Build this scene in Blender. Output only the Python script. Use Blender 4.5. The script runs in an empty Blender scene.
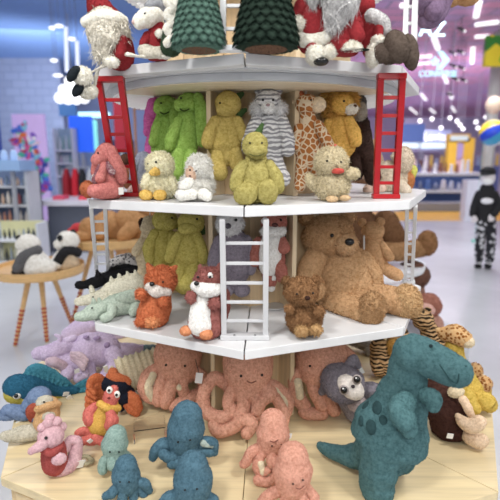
import bpy, math, random
from math import sin, cos, pi, radians, sqrt, atan2
from mathutils import Vector, Matrix, noise, Quaternion
random.seed(11)
COL = bpy.context.scene.collection
# ------------------------------------------------------------------ camera maths (500x500 frame)
FPX = 471.0; PITCH = 0.194; TH = -0.042; U = 0.75
CAM = Vector((-0.0143, -2.083, 1.55))
FWD = Vector((0, cos(PITCH), -sin(PITCH))); UP = Vector((0, sin(PITCH), cos(PITCH)))
def ray(px, py): return FWD + Vector(((px-250)/FPX, 0, 0)) + UP*((250-py)/FPX)
def onz(px, py, z):
    r = ray(px, py); return CAM + r*((z-CAM.z)/r.z)
def ony(px, py, y):
    r = ray(px, py); return CAM + r*((y-CAM.y)/r.y)
Z1, Z2, Z3, Z4 = 1.55+.381*U, 1.55-.183*U, 1.55-.759*U, 1.55-1.339*U
Z0 = Z1+.43
# ------------------------------------------------------------------ materials
def lin(h):
    h = h.lstrip('#'); o = []
    for i in (0, 2, 4):
        c = int(h[i:i+2], 16)/255; o.append(c/12.92 if c <= .04045 else ((c+.055)/1.055)**2.4)
    return (*o, 1)
MC = {}
def nodes(name):
    m = bpy.data.materials.new(name); m.use_nodes = True
    nt = m.node_tree; b = nt.nodes['Principled BSDF']; return m, nt, b
def coords(nt): return nt.nodes.new('ShaderNodeTexCoord').outputs['Object']
def noisen(nt, co, scale, detail=3, rough=.6):
    n = nt.nodes.new('ShaderNodeTexNoise'); n.inputs['Scale'].default_value = scale
    n.inputs['Detail'].default_value = detail; n.inputs['Roughness'].default_value = rough
    nt.links.new(co, n.inputs['Vector']); return n
def ramp(nt, fac, stops, interp='LINEAR'):
    r = nt.nodes.new('ShaderNodeValToRGB'); r.color_ramp.interpolation = interp
    e = r.color_ramp.elements
    while len(e) > 1: e.remove(e[-1])
    e[0].position = stops[0][0]; e[0].color = stops[0][1]
    for p, c in stops[1:]:
        k = e.new(p); k.color = c
    nt.links.new(fac, r.inputs['Fac']); return r
def mul(c, k): return (min(1, c[0]*k), min(1, c[1]*k), min(1, c[2]*k), 1)
def fur(hexc, hex2=None, scale=110, bump=.5, pattern=None, pc=None, sheen=.25, var=.32):
    key = ('fur', hexc, hex2, scale, bump, pattern, pc)
    if key in MC: return MC[key]
    m, nt, b = nodes('plush_'+hexc.strip('#')); co = coords(nt)
    c = lin(hexc); c2 = lin(hex2) if hex2 else None
    if max(c) > .03:
        L = .3*c[0]+.6*c[1]+.1*c[2]; c = tuple(min(.9, (q*.80+L*.20)*1.12+.004) for q in c[:3])+(1,)
    if c2: c2 = tuple(c[i]*.38+c2[i]*.62 for i in range(3))+(1,)
    n = noisen(nt, co, scale*1.05, 5, .78)
    lo = c2 or mul(c, 1-var*.7); hi = mul(c, 1+var*.75)
    base = ramp(nt, n.outputs['Fac'], [(.36, lo), (.52, c), (.68, hi)])
    out = base.outputs['Color']
    if pattern:
        pcol = lin(pc)
        if pattern == 'stripe':
            w = nt.nodes.new('ShaderNodeTexWave'); w.bands_direction = 'Z'
            w.inputs['Scale'].default_value = 20; w.inputs['Distortion'].default_value = 7
            w.inputs['Detail'].default_value = 1.5; w.inputs['Detail Scale'].default_value = 1.2
            nt.links.new(co, w.inputs['Vector'])
            f = ramp(nt, w.outputs['Fac'], [(.45, (0, 0, 0, 1)), (.6, (1, 1, 1, 1))])
        elif pattern == 'patch':
            v = nt.nodes.new('ShaderNodeTexVoronoi'); v.feature = 'DISTANCE_TO_EDGE'
            v.inputs['Scale'].default_value = 42; nt.links.new(co, v.inputs['Vector'])
            f = ramp(nt, v.outputs['Distance'], [(.1, (0, 0, 0, 1)), (.17, (1, 1, 1, 1))])
        elif pattern == 'spot':
            v = nt.nodes.new('ShaderNodeTexVoronoi'); v.inputs['Scale'].default_value = 75 if scale > 30 else 16
            nt.links.new(co, v.inputs['Vector'])
            f = ramp(nt, v.outputs['Distance'], [(.36, (1, 1, 1, 1)), (.46, (0, 0, 0, 1))])
        mx = nt.nodes.new('ShaderNodeMix'); mx.data_type = 'RGBA'
        nt.links.new(f.outputs['Color'], mx.inputs['Factor']); nt.links.new(out, mx.inputs['A'])
        mx.inputs['B'].default_value = pcol; out = mx.outputs['Result']
    nt.links.new(out, b.inputs['Base Color'])
    b.inputs['Roughness'].default_value = .95; b.inputs['Specular IOR Level'].default_value = .15
    b.inputs['Sheen Weight'].default_value = sheen; b.inputs['Sheen Roughness'].default_value = .6
    b.inputs['Sheen Tint'].default_value = mul(c, 1.5)
    bp = nt.nodes.new('ShaderNodeBump'); bp.inputs['Strength'].default_value = bump; bp.inputs['Distance'].default_value = .005
    n2 = noisen(nt, co, scale*1.3, 6, .75)
    nt.links.new(n2.outputs['Fac'], bp.inputs['Height']); nt.links.new(bp.outputs['Normal'], b.inputs['Normal'])
    MC[key] = m; return m
def plain(hexc, rough=.5, emit=0, metal=0, alpha=None, trans=0, name=None):
    key = ('p', hexc, rough, emit, metal, trans)
    if key in MC: return MC[key]
    m, nt, b = nodes(name or 'surface_'+hexc.strip('#')); c = lin(hexc)
    co = coords(nt); n = noisen(nt, co, 9, 3)
    r = ramp(nt, n.outputs['Fac'], [(.3, mul(c, .95)), (.7, mul(c, 1.04))])
    nt.links.new(r.outputs['Color'], b.inputs['Base Color'])
    b.inputs['Roughness'].default_value = rough; b.inputs['Metallic'].default_value = metal
    if emit: b.inputs['Emission Color'].default_value = c; b.inputs['Emission Strength'].default_value = emit
    if trans:
        b.inputs['Transmission Weight'].default_value = trans; b.inputs['IOR'].default_value = 1.2
    MC[key] = m; return m
def wood(hexc='#e3cba6', axis='Z', k=1.0):
    key = ('w', hexc, axis, k)
    if key in MC: return MC[key]
    m, nt, b = nodes('light_wood'); co = coords(nt)
    mp = nt.nodes.new('ShaderNodeMapping'); s = {'X': (3, 60, 60), 'Y': (60, 3, 60), 'Z': (60, 60, 3)}[axis]
    mp.inputs['Scale'].default_value = [q*k for q in s]; nt.links.new(co, mp.inputs['Vector'])
    n = noisen(nt, mp.outputs['Vector'], 1, 4, .6); c = lin(hexc)
    r = ramp(nt, n.outputs['Fac'], [(.3, mul(c, .84)), (.5, c), (.72, mul(c, 1.1))])
    nt.links.new(r.outputs['Color'], b.inputs['Base Color']); b.inputs['Roughness'].default_value = .42
    MC[key] = m; return m
def ribbed(hexc, scale=130, axis='X'):
    key = ('rib', hexc, scale, axis)
    if key in MC: return MC[key]
    m, nt, b = nodes('ribbed_'+hexc.strip('#')); co = coords(nt); c = lin(hexc)
    w = nt.nodes.new('ShaderNodeTexWave'); w.bands_direction = axis; w.inputs['Scale'].default_value = scale/6.28
    nt.links.new(co, w.inputs['Vector'])
    r = ramp(nt, w.outputs['Fac'], [(.1, mul(c, .5)), (.5, c)])
    nt.links.new(r.outputs['Color'], b.inputs['Base Color']); b.inputs['Roughness'].default_value = .9
    bp = nt.nodes.new('ShaderNodeBump'); bp.inputs['Strength'].default_value = .8; bp.inputs['Distance'].default_value = .005
    nt.links.new(w.outputs['Fac'], bp.inputs['Height']); nt.links.new(bp.outputs['Normal'], b.inputs['Normal'])
    MC[key] = m; return m
BLACK = plain('#0c0c0e', .25); WHITE = plain('#eceef0', .4); SHELFM = plain('#dcdddf', .38); RED = plain('#aa0e1a', .3)
LADDERM = plain('#dfe0e2', .4)
# ------------------------------------------------------------------ mesh helpers
class MB:
    def __init__(s): s.v = []; s.f = []
    def add(s, vs, fs):
        o = len(s.v); s.v += [tuple(v) for v in vs]; s.f += [tuple(i+o for i in f) for f in fs]
    def box(s, c, size, M=None):
        c = Vector(c); h = Vector(size)/2; vs = []
        for x in (-1, 1):
            for y in (-1, 1):
                for z in (-1, 1):
                    p = Vector((x*h.x, y*h.y, z*h.z))
                    if M: p = M @ p
                    vs.append(c+p)
        s.add(vs, [(0, 1, 3, 2), (4, 6, 7, 5), (0, 4, 5, 1), (2, 3, 7, 6), (0, 2, 6, 4), (1, 5, 7, 3)])
    def bar(s, a, b, w, h=None, side=None):
        a = Vector(a); b = Vector(b); d = (b-a); L = d.length; d.normalize()
        sd = Vector(side) if side else Vector((0, 0, 1)).cross(d)
        if sd.length < 1e-4: sd = Vector((1, 0, 0))
        sd = (sd - d*sd.dot(d)).normalized(); n = d.cross(sd); M = Matrix((sd, n, d)).transposed()
        s.box((a+b)/2, (w, h or w, L), M)
    def prism(s, pts, z0, z1):
        n = len(pts); vs = [(p[0], p[1], z0) for p in pts]+[(p[0], p[1], z1) for p in pts]
        s.add(vs, [tuple(range(n))[::-1], tuple(range(n, 2*n))]+[(i, (i+1) % n, n+(i+1) % n, n+i) for i in range(n)])
    def ell(s, c, r, M=None, seg=18):
        c = Vector(c); rings = max(6, seg*2//3); vs = [c+(M @ Vector((0, 0, r[2])) if M else Vector((0, 0, r[2])))]
        for i in range(1, rings):
            t = pi*i/rings
            for j in range(seg):
                a = 2*pi*j/seg; p = Vector((r[0]*sin(t)*cos(a), r[1]*sin(t)*sin(a), r[2]*cos(t)))
                vs.append(c+(M @ p if M else p))
        vs.append(c-(M @ Vector((0, 0, r[2])) if M else Vector((0, 0, r[2]))))
        fs = [(0, 1+j, 1+(j+1) % seg) for j in range(seg)]
        for i in range(rings-2):
            for j in range(seg):
                a = 1+i*seg+j; b = 1+i*seg+(j+1) % seg; fs.append((a, a+seg, b+seg, b))
        l = len(vs)-1; o = 1+(rings-2)*seg
        fs += [(l, o+(j+1) % seg, o+j) for j in range(seg)]
        s.add(vs, fs)
    def tube(s, pts, rad, seg=12, flat=1.0, caps=True, step=None):
        P = [Vector(p) for p in pts]; R = list(rad); n = len(P)
        sub = 5; Q = []; RR = []
        for i in range(n-1):
            p0 = P[max(0, i-1)]; p1 = P[i]; p2 = P[i+1]; p3 = P[min(n-1, i+2)]
            for k in range(sub):
                t = k/sub
                Q.append(.5*((2*p1)+(p2-p0)*t+(2*p0-5*p1+4*p2-p3)*t*t+(3*p1-p0-3*p2+p3)*t**3))
                tt = t*t*(3-2*t); RR.append(R[i]*(1-tt)+R[i+1]*tt)
        Q.append(P[-1]); RR.append(R[-1])
        if caps:
            d0 = (Q[0]-Q[1]).normalized(); d1 = (Q[-1]-Q[-2]).normalized(); r0, r1 = RR[0], RR[-1]
            pre = [(Q[0]+d0*r0*sin(a), r0*cos(a)) for a in (1.45, 1.15, .8, .4)]
            post = [(Q[-1]+d1*r1*sin(a), r1*cos(a)) for a in (.4, .8, 1.15, 1.45)]
            Q = [p for p, _ in pre]+Q+[p for p, _ in post]; RR = [r for _, r in pre]+RR+[r for _, r in post]
        T = []
        for i in range(len(Q)):
            d = Q[min(i+1, len(Q)-1)]-Q[max(i-1, 0)]; T.append(d.normalized() if d.length > 1e-9 else Vector((0, 0, 1)))
        t0 = T[0]; nrm = Vector((0, 1, 0)); nrm = nrm-t0*nrm.dot(t0)
        if nrm.length < .1: nrm = Vector((1, 0, 0))-t0*t0.x
        nrm.normalize(); vs = []
        for i, (q, r) in enumerate(zip(Q, RR)):
            if i: nrm = T[i-1].rotation_difference(T[i]) @ nrm
            bn = T[i].cross(nrm)
            for j in range(seg):
                a = 2*pi*j/seg; vs.append(q+bn*(r*cos(a))+nrm*(r*flat*sin(a)))
        fs = []
        for i in range(len(Q)-1):
            for j in range(seg):
                a = i*seg+j; b = i*seg+(j+1) % seg; fs.append((a, b, b+seg, a+seg))
        fs.append(tuple(range(seg))[::-1]); fs.append(tuple(range(len(vs)-seg, len(vs)))); s.add(vs, fs)
    def lathe(s, c, prof, seg=32, fn=None):
        c = Vector(c); vs = []
        for (r, z) in prof:
            for j in range(seg):
                a = 2*pi*j/seg; rr = r*(fn(a, z) if fn else 1); vs.append(c+Vector((rr*cos(a), rr*sin(a), z)))
        n = len(prof); fs = []
        for i in range(n-1):
            for j in range(seg):
                a = i*seg+j; b = i*seg+(j+1) % seg; fs.append((a, b, b+seg, a+seg))
        fs.append(tuple(range(seg))[::-1]); fs.append(tuple(range((n-1)*seg, n*seg))); s.add(vs, fs)
def mesh_obj(name, mb, mat, parent=None, smooth=False, bevel=0, remesh=0, disp=None, tuft=None, smoothit=4):
    me = bpy.data.meshes.new(name); me.from_pydata(mb.v, [], mb.f); me.update()
    o = bpy.data.objects.new(name, me); COL.objects.link(o)
    if remesh:
        r = o.modifiers.new('r', 'REMESH'); r.mode = 'VOXEL'; r.voxel_size = remesh
        k = o.modifiers.new('s', 'SMOOTH'); k.iterations = smoothit; k.factor = .5
        dg = bpy.context.evaluated_depsgraph_get(); dg.update()
        nm = bpy.data.meshes.new_from_object(o.evaluated_get(dg)); o.modifiers.clear(); o.data = nm; nm.name = name; me = nm
    if disp:
        amp, sc = disp; off = Vector((random.random()*50, random.random()*50, 0))
        ns = [v.normal.copy() for v in me.vertices]
        for v, nn in zip(me.vertices, ns):
            v.co += nn*(amp*(noise.noise(v.co*sc+off)+.55*noise.noise(v.co*sc*2.3+off)))
        me.update()
    if tuft:
        n, L, w, grav, jit = tuft; me.calc_loop_triangles(); tr = me.loop_triangles
        areas = [t.area for t in tr]; import bisect; cum = []; a = 0
        for x in areas: a += x; cum.append(a)
        V = [tuple(v.co) for v in me.vertices]; Fs = [tuple(p.vertices) for p in me.polygons]; nv = me.vertices
        for _ in range(n):
            t = tr[min(len(tr)-1, bisect.bisect(cum, random.random()*a))]; A, B, C_ = [nv[i].co for i in t.vertices]
            r1, r2 = random.random(), random.random()
            if r1+r2 > 1: r1, r2 = 1-r1, 1-r2
            p = A+(B-A)*r1+(C_-A)*r2; nn = Vector(t.normal)
            d = (nn+Vector((random.gauss(0, jit), random.gauss(0, jit), random.gauss(0, jit)-grav))).normalized()
            if d.dot(nn) < .12: d = (d+nn*(.25-d.dot(nn))).normalized()
            sd = d.cross(Vector((random.gauss(0, 1), random.gauss(0, 1), random.gauss(0, 1)))).normalized()*w
            l = L*random.uniform(.6, 1.2); m_ = p+d*l*.55+sd*.3; tip = p+d*l+Vector((0, 0, -grav*l*.35))
            o_ = len(V); V += [tuple(p-sd-nn*w), tuple(p+sd-nn*w), tuple(m_+sd*.5), tuple(m_-sd*.5), tuple(tip)]
            Fs += [(o_, o_+1, o_+2, o_+3), (o_+3, o_+2, o_+4)]
        nm = bpy.data.meshes.new(name); nm.from_pydata(V, [], Fs); nm.update(); o.data = nm; me = nm
    if smooth or remesh: me.polygons.foreach_set('use_smooth', [True]*len(me.polygons))
    if bevel:
        b = o.modifiers.new('bevel', 'BEVEL'); b.width = bevel; b.segments = 2; b.limit_method = 'ANGLE'
    me.materials.append(mat)
    if parent: o.parent = parent
    return o
def tag(o, label, cat, group=None):
    o['label'] = label; o['category'] = cat
    if group: o['group'] = group
    return o
def struct(name, mb, mat, **k):
    o = mesh_obj(name, mb, mat, **k); o['kind'] = 'structure'; return o
def empty(name, loc, label, cat, group=None, rz=0):
    e = bpy.data.objects.new(name, None); COL.objects.link(e); e.location = loc; e.rotation_euler = (0, 0, rz)
    e.empty_display_size = .05; return tag(e, label, cat, group)
# ------------------------------------------------------------------ soft toy frame: pixel-measured, metres out
def E(x, y, d, rx, rz, ry=None, rot=0): return ('e', x, y, d, rx, rz, ry if ry is not None else (rx+rz)/2, rot)
def T(pts, flat=1.0): return ('t', pts, flat)
class Toy:
    def __init__(s, name, label, cat, px, py, z=None, y=None, group=None):
        s.P = onz(px, py, z) if z is not None else ony(px, py, y)
        s.zp = s.P.z; s.s = (s.P-CAM).dot(FWD)/FPX
        h = Vector((s.P.x-CAM.x, s.P.y-CAM.y, 0)); s.aw = h.normalized(); s.rt = Vector((s.aw.y, -s.aw.x, 0))
        s.rz = atan2(s.rt.y, s.rt.x); s.root = empty(name, s.P, label, cat, group, s.rz)
    def loc(s, w):
        d = w-s.P; return Vector((d.dot(s.rt), d.dot(s.aw), d.z))
    def q(s, px, py, d=0, r=0):
        R = ray(px, py)
        if d == 'g': return s.loc(CAM+R*((s.zp+r*s.s-CAM.z)/R.z))
        o = s.P+s.aw*(d*s.s); return s.loc(CAM+R*((o-CAM).dot(s.aw)/R.dot(s.aw)))
    def build(s, prims, seg=None, clampz=True):
        mb = MB()
        for p in prims:
            if p[0] == 'e':
                _, x, y, d, rx, rz, ry, rot = p; M = Matrix.Rotation(radians(-rot), 3, 'Y')
                mb.ell(s.q(x, y, d, rz), (rx*s.s, ry*s.s, rz*s.s), M, seg or int(max(10, min(36, 8+max(rx, rz)*1.2))))
            else:
                pts = [s.q(a[0], a[1], a[2], a[3]) for a in p[1]]; rr = [a[3]*s.s for a in p[1]]
                if len(pts) == 1: mb.ell(pts[0], (rr[0],)*3)
                else: mb.tube(pts, rr, seg or int(max(8, min(28, 8+max(a[3] for a in p[1])))), p[2])
        if clampz is not False and s.ground:
            mb.v = [(v[0], v[1], max(v[2], .0008)) for v in mb.v]
        return mb
    ground = True
    def part(s, name, mat, prims, fz=0, tl=0, n=None, remesh=0, noise_=.36, parent=None, grav=.3, jit=.5, label=None, w=.4, seg=None):
        mb = s.build(prims, seg); d = (noise_*s.s*2, .10/s.s) if noise_ else None
        if not tl and noise_ and s.s < .0047 and mat.name.startswith('plush_'): tl = .8
        t = None
        if tl:
            ar = sum(4*pi*p[4]*p[5]*.8 if p[0] == 'e' else sum(2*pi*a[3]*sqrt((a[0]-b[0])**2+(a[1]-b[1])**2) for a, b in zip(p[1], p[1][1:])) for p in prims)
            t = (int(n*1.7) if n else int(min(9000, ar*1.25)), tl*s.s, w*s.s, grav, jit)
        o = mesh_obj(name, mb, mat, parent or s.root, smooth=True, remesh=remesh*s.s, disp=d, tuft=t)
        if s.ground:
            for v in o.data.vertices:
                if v.co.z < .0008: v.co.z = .0008
        if label: o['label'] = label
        return o
    def eye(s, x, y, d, r=1.3, mat=None, name='eye', parent=None): return s.part(name, mat or BLACK, [E(x, y, d, r, r)], noise_=0, parent=parent)
    def tagc(s, x, y, d, w=5, h=7, rot=10, name='care_tag'):
        mb = MB(); mb.box(s.q(x, y, d, 4), (w*s.s, .9*s.s, h*s.s), Matrix.Rotation(radians(rot), 3, 'Y') @ Matrix.Rotation(radians(25), 3, 'Z'))
        return mesh_obj(name, mb, plain('#e9e9e6', .6), s.root)
    def prop(s, name, mat, mb): return mesh_obj(name, mb, mat, s.root)

def add_patch(F, obj, name, mat, spots):
    """felt patches sewn flush on a body surface"""
    from mathutils.bvhtree import BVHTree
    me = obj.data; bv = BVHTree.FromPolygons([v.co for v in me.vertices], [p.vertices for p in me.polygons])
    for px, py, rx, rz in spots:
        o = F.loc(CAM); t = F.loc(CAM+ray(px, py)); d = (t-o).normalized(); h = bv.ray_cast(o, d)
        hits = []
        for dx, dy in ((0, 0), (rx*.7, 0), (-rx*.7, 0), (0, rz*.7), (0, -rz*.7)):
            q = F.loc(CAM+ray(px+dx, py+dy)); hh = bv.ray_cast(o, (q-o).normalized())
            if hh[0]: hits.append(hh[0])
        if len(hits) < 5: continue
        n = (hits[1]-hits[2]).cross(hits[3]-hits[4]).normalized()
        if n.dot(d) > 0: n = -n
        x = (hits[1]-hits[2]).normalized(); y = n.cross(x); mb = MB()
        mb.ell(sum(hits, Vector())/5, (rx*F.s*1.1, rz*F.s*1.15, 1.5*F.s), Matrix((x, y, n)).transposed(), 18)
        mesh_obj(name, mb, mat, F.root, smooth=True)
# ------------------------------------------------------------------ setting
def matfloor():
    m, nt, b = nodes('pale_floor'); co = coords(nt); n = noisen(nt, co, .8, 4)
    r = ramp(nt, n.outputs['Fac'], [(.3, lin('#c2c5ca')), (.7, lin('#d6d9df'))])
    nt.links.new(r.outputs['Color'], b.inputs['Base Color']); b.inputs['Roughness'].default_value = .22; return m
mb = MB(); mb.box((0, 12, -.02), (40, 50, .04)); struct('floor', mb, matfloor())
mb = MB(); mb.box((.6, 10.6, .003), (6.5, 2.0, .006), None); mb.v = [(x+4.2, y, z) for x, y, z in mb.v]; struct('trim_1', mb, plain('#e3b030', .4))
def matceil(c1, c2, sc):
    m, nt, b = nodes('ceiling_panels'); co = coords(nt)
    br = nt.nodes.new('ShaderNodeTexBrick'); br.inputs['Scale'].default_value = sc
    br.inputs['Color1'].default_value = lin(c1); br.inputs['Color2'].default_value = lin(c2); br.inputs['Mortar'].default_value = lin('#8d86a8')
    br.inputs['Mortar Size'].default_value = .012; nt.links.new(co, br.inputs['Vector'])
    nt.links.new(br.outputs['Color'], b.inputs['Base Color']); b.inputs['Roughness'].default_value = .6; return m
CH = 4.5
mb = MB(); mb.box((-7.5, 14, CH+.05), (14, 18, .1)); struct('ceiling', mb, plain('#86a6dc', .7, name='blue_lit_ceiling'))  # blue light on the ceiling is painted into its base colour
mb = MB(); mb.box((9.5, 22, CH+.05), (20, 34, .1)); struct('ceiling', mb, matceil('#e3a0c4', '#c7a6d6', .55))  # pink lighting is put into the panel colours
def mattile():
    m, nt, b = nodes('grey_wall_tiles'); co = coords(nt)
    mp = nt.nodes.new('ShaderNodeMapping'); mp.inputs['Rotation'].default_value = (pi/2, 0, 0); nt.links.new(co, mp.inputs['Vector'])
    br = nt.nodes.new('ShaderNodeTexBrick'); br.inputs['Scale'].default_value = 1.1
    br.inputs['Color1'].default_value = lin('#959eb8'); br.inputs['Color2'].default_value = lin('#9fa8c2'); br.inputs['Mortar'].default_value = lin('#8892ae')
    br.inputs['Mortar Size'].default_value = .015; nt.links.new(mp.outputs['Vector'], br.inputs['Vector'])
    nt.links.new(br.outputs['Color'], b.inputs['Base Color']); b.inputs['Roughness'].default_value = .5; return m
mb = MB(); mb.box((-9.0, 13.1, 2.25), (6.4, .2, 4.5)); struct('wall_left', mb, mattile())
mb = MB(); mb.box((-3.5, 16.2, 2.25), (9, .2, 4.5)); struct('wall_back', mb, plain('#98a2c4', .6))
mb = MB(); mb.box((10, 34, 2.6), (24, .2, 5.2)); struct('wall_right', mb, plain('#cbbcdc', .6))
mb = MB(); mb.box((1.3, 25, 2.25), (.3, 18, 4.5)); struct('wall_middle', mb, plain('#9a96b8', .6))
# ---- background helper: boxes placed at a real distance
def wpt(px, py, y): return ony(px, py, y)
def bx(name, px0, py0, px1, py1, y, depth, mat, label=None, cat=None, group=None, parent=None, kind=None, bevel=.004, foot=False):
    a = wpt(px0, py0, y); b = wpt(px1, py1, y); c = (a+b)/2; sz = (abs(b.x-a.x), depth, abs(b.z-a.z)); mb = MB()
    if parent is not None:
        mb.box(Vector((c.x, y+depth/2, c.z))-parent.location, sz); o = mesh_obj(name, mb, mat, parent, bevel=bevel)
    else:
        mb.box((0, 0, 0), sz); o = mesh_obj(name, mb, mat, None, bevel=bevel); o.location = (c.x, y+depth/2, c.z)
    if label: tag(o, label, cat, group)
    if foot:
        m2 = MB()
        for q in ((-1, 1) if sz[0] > .6 else (0,)): m2.bar((q*sz[0]*.4, 0, -sz[2]/2), (q*sz[0]*.4, 0, -c.z), .05)
        mesh_obj('support_post', m2, plain('#a9adb8', .5), o)
    if kind: o['kind'] = kind
    return o
def floorz(px0, px1, top, y, depth, mat, name, label, cat, group=None):
    a = wpt(px0, top, y); b = wpt(px1, top, y); mb = MB(); mb.box((0, 0, a.z/2), (b.x-a.x, depth, a.z))
    o = mesh_obj(name, mb, mat, None, bevel=.01); o.location = ((a.x+b.x)/2, y+depth/2, 0.001); return tag(o, label, cat, group)
def art_mat(stops, scale, seed=0):
    m, nt, b = nodes('printed_art'); co = coords(nt); v = nt.nodes.new('ShaderNodeTexVoronoi'); v.inputs['Scale'].default_value = scale
    nt.links.new(co, v.inputs['Vector']); sp = nt.nodes.new('ShaderNodeSeparateColor'); nt.links.new(v.outputs['Color'], sp.inputs['Color'])
    r = ramp(nt, sp.outputs['Red'], stops, 'CONSTANT'); nt.links.new(r.outputs['Color'], b.inputs['Base Color']); return m, nt, b
# poster on the left: lilac sheet with an abstract cluster of coloured petals
ps = empty('advertising_board', wpt(34, 205, 8.0)*1, 'tall lilac advertising board with a colourful flower-like artwork by the left wall', 'poster', rz=0)
ps.location.z = 0.0
pw = 8.0; pr = ps
bx('board', 11, 114, 53, 229.9, pw, .08, plain('#cdb2e6', .5, emit=.25, name='poster_lilac'), parent=pr)
cols = ['#e0589a', '#4d7be0', '#8fd0e8', '#7d4fc0', '#f0d4e4', '#e8743c', '#4fc0a8', '#f4f0f8', '#3a4aa8', '#c23b6b']
for i in range(105):
    t = random.random(); x = 14+38*t*1.0+random.gauss(0, 4); y = 128+62*t+random.gauss(0, 9)
    if not (13 < x < 51 and 122 < y < 200): continue
    c = random.choice(cols); p = wpt(x, y, pw-.015)-pr.location
    M = Matrix.Rotation(random.random()*3, 3, 'Y'); mb = MB(); mb.ell(p, (.07+random.random()*.06, .012, .035+random.random()*.03), M, 10); mesh_obj('printed_petal', mb, plain(c, .5), pr, smooth=True)
# blue shelf canopy and product shelves, lower left
PC = ['#d9d4d0', '#7c6b63', '#c78f7a', '#3c4a6b', '#e9e3dc', '#a8b7c9', '#574a46', '#8da0b5', '#b75a5a', '#e8c9b0']
def shelving(px0, px1, rows, y, label, top, bot, n, prod, lab2, grp, backc='#6e7fa0', dep=.45, palette=PC, hfrac=.7):
    a = wpt(px0, top, y); b = wpt(px1, top, y); r = empty('shelving_unit', ((a.x+b.x)/2, y+dep/2, 0), label, 'shelves')
    W = b.x-a.x; mb = MB(); mb.box((0, dep/2-.02, a.z/2), (W, .04, a.z)); mesh_obj('back_panel', mb, plain(backc, .6), r)
    for s_ in (-1, 1):
        mb = MB(); mb.box((s_*(W/2-.02), 0, a.z/2), (.04, dep, a.z)); mesh_obj('side_panel', mb, plain('#c9ced8', .5), r)
    zs = [wpt(px0, t, y).z for t in rows]
    for i, z in enumerate(zs):
        mb = MB(); mb.box((0, 0, z-.015), (W-.08, dep-.02, .03)); mesh_obj('shelf_board', mb, plain('#dfe3ea', .4), r)
        zu = (zs[i-1] if i else a.z); h = (zu-z)*hfrac
        base = None
        for k in range(n):
            x = -W/2+.12+(W-.24)*k/(n-1); hh = h*random.uniform(.7, 1); ww = (W-.24)/n*random.uniform(.55, .8)
            mb = MB(); mb.lathe((0, 0, 0), [(ww*.38, 0), (ww*.5, hh*.1), (ww*.5, hh*.6), (ww*.28, hh*.8), (ww*.22, hh)], 10)
            o = mesh_obj(prod, mb, plain(random.choice(palette), .4), None, smooth=True); o.location = ((a.x+b.x)/2+x, y+dep*.3, z+.001)
            tag(o, lab2, prod.replace('_', ' '), grp)
    return r
shelving(-24, 26, (186, 205, 224, 246, 268), 4.9, 'grey shelving unit stocked with small jars at the far left', 171, 268, 7, 'jar', 'small jar among rows on the grey shelves at far left', 'jars on the far left shelves')
bx('canopy', -14, 160, 20, 171, 4.6, .5, plain('#8fb0dc', .5), 'pale blue canopy box over the shelves at the far left', 'canopy', foot=True)
for k, (x0, x1) in enumerate(((0, 8), (10, 18))):
    mb = MB(); p = wpt((x0+x1)/2, 158, 4.85); w = wpt(x1, 158, 4.85).x-wpt(x0, 158, 4.85).x
    mb.tube([(0, 0, -.0), (0, 0, .06)], [w*.5, w*.4], 16, .25); o = mesh_obj('arched_sign', mb, plain('#a9c4ea', .5), None, smooth=True); o.location = p+Vector((0, 0, .01)); tag(o, ('left' if k == 0 else 'right')+' of two pale blue arched signs above the canopy at the far left', 'sign')
floorz(-60, -17, 60, 7.5, .4, plain('#3456b8', .5, name='blue_pillar'), 'pillar', 'deep blue pillar at the far left edge', 'pillar')
# bright magazine-like low rack in front
shelving(-14, 38, (240, 262), 4.3, 'low rack of small bottles beneath yellow labels at the left edge', 224, 262, 8, 'bottle', 'small dark bottle in the low rack behind the panda table', 'bottles in the low rack', backc='#d8d6a8', dep=.35, palette=['#39424f', '#8e9aa8', '#c9c9b8', '#20262e', '#7a8f76'])
# counter
floorz(47, 92, 206, 5.6, .8, plain('#5a6070', .5), 'counter', 'dark grey sales counter on the left behind the bear table', 'counter')
ct = bx('worktop', 32, 201, 96, 206, 5.5, 1.0, plain('#d5d3e0', .4), 'pale worktop lying on the dark grey sales counter', 'worktop')
for k, (x, c, rr) in enumerate(((58, '#d0506a', .12), (84, '#e04c58', .10))):
    o = bx('folded_garment', x-6, 196, x+6, 201, 5.7, .25, plain(c, .8), 'folded %s garment on the pale worktop' % ('pink' if k == 0 else 'bright red'), 'garment', bevel=.02)
# hanging clothes rail
rl = empty('clothes_rail', (wpt(84, 165, 6.6).x, 6.6, 0), 'metal clothes rail on the left in front of blue screens', 'clothes rail')
p = wpt(84, 167, 6.6); mb = MB(); mb.bar((-.32, 0, p.z), (.55, 0, p.z), .025); mesh_obj('rail', mb, plain('#c9ccd4', .3, metal=.8), rl)
for s_ in (-.32, .55):
    mb = MB(); mb.bar((s_, 0, 0), (s_, 0, p.z), .025); mesh_obj('post', mb, plain('#c9ccd4', .3, metal=.8), rl)
for k, (x, c, nm) in enumerate(((66, '#8c1424', 'dark red'), (75, '#c01c30', 'bright red'), (82, '#1a1a22', 'black'), (90, '#b0b4be', 'light grey'), (98, '#20222c', 'charcoal'))):
    q_ = wpt(x, 169, 6.6); mb = MB(); mb.tube([(0, 0, 0), (0, 0, -.18), (0, 0, -.50)], [.04, .075, .085], 14, 1.6)
    o = mesh_obj('jacket', mb, plain(c, .8), None, smooth=True); o.location = q_+Vector((0, 0, -.03)); tag(o, '%s jacket hanging on the clothes rail at the left' % nm, 'jacket')
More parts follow.
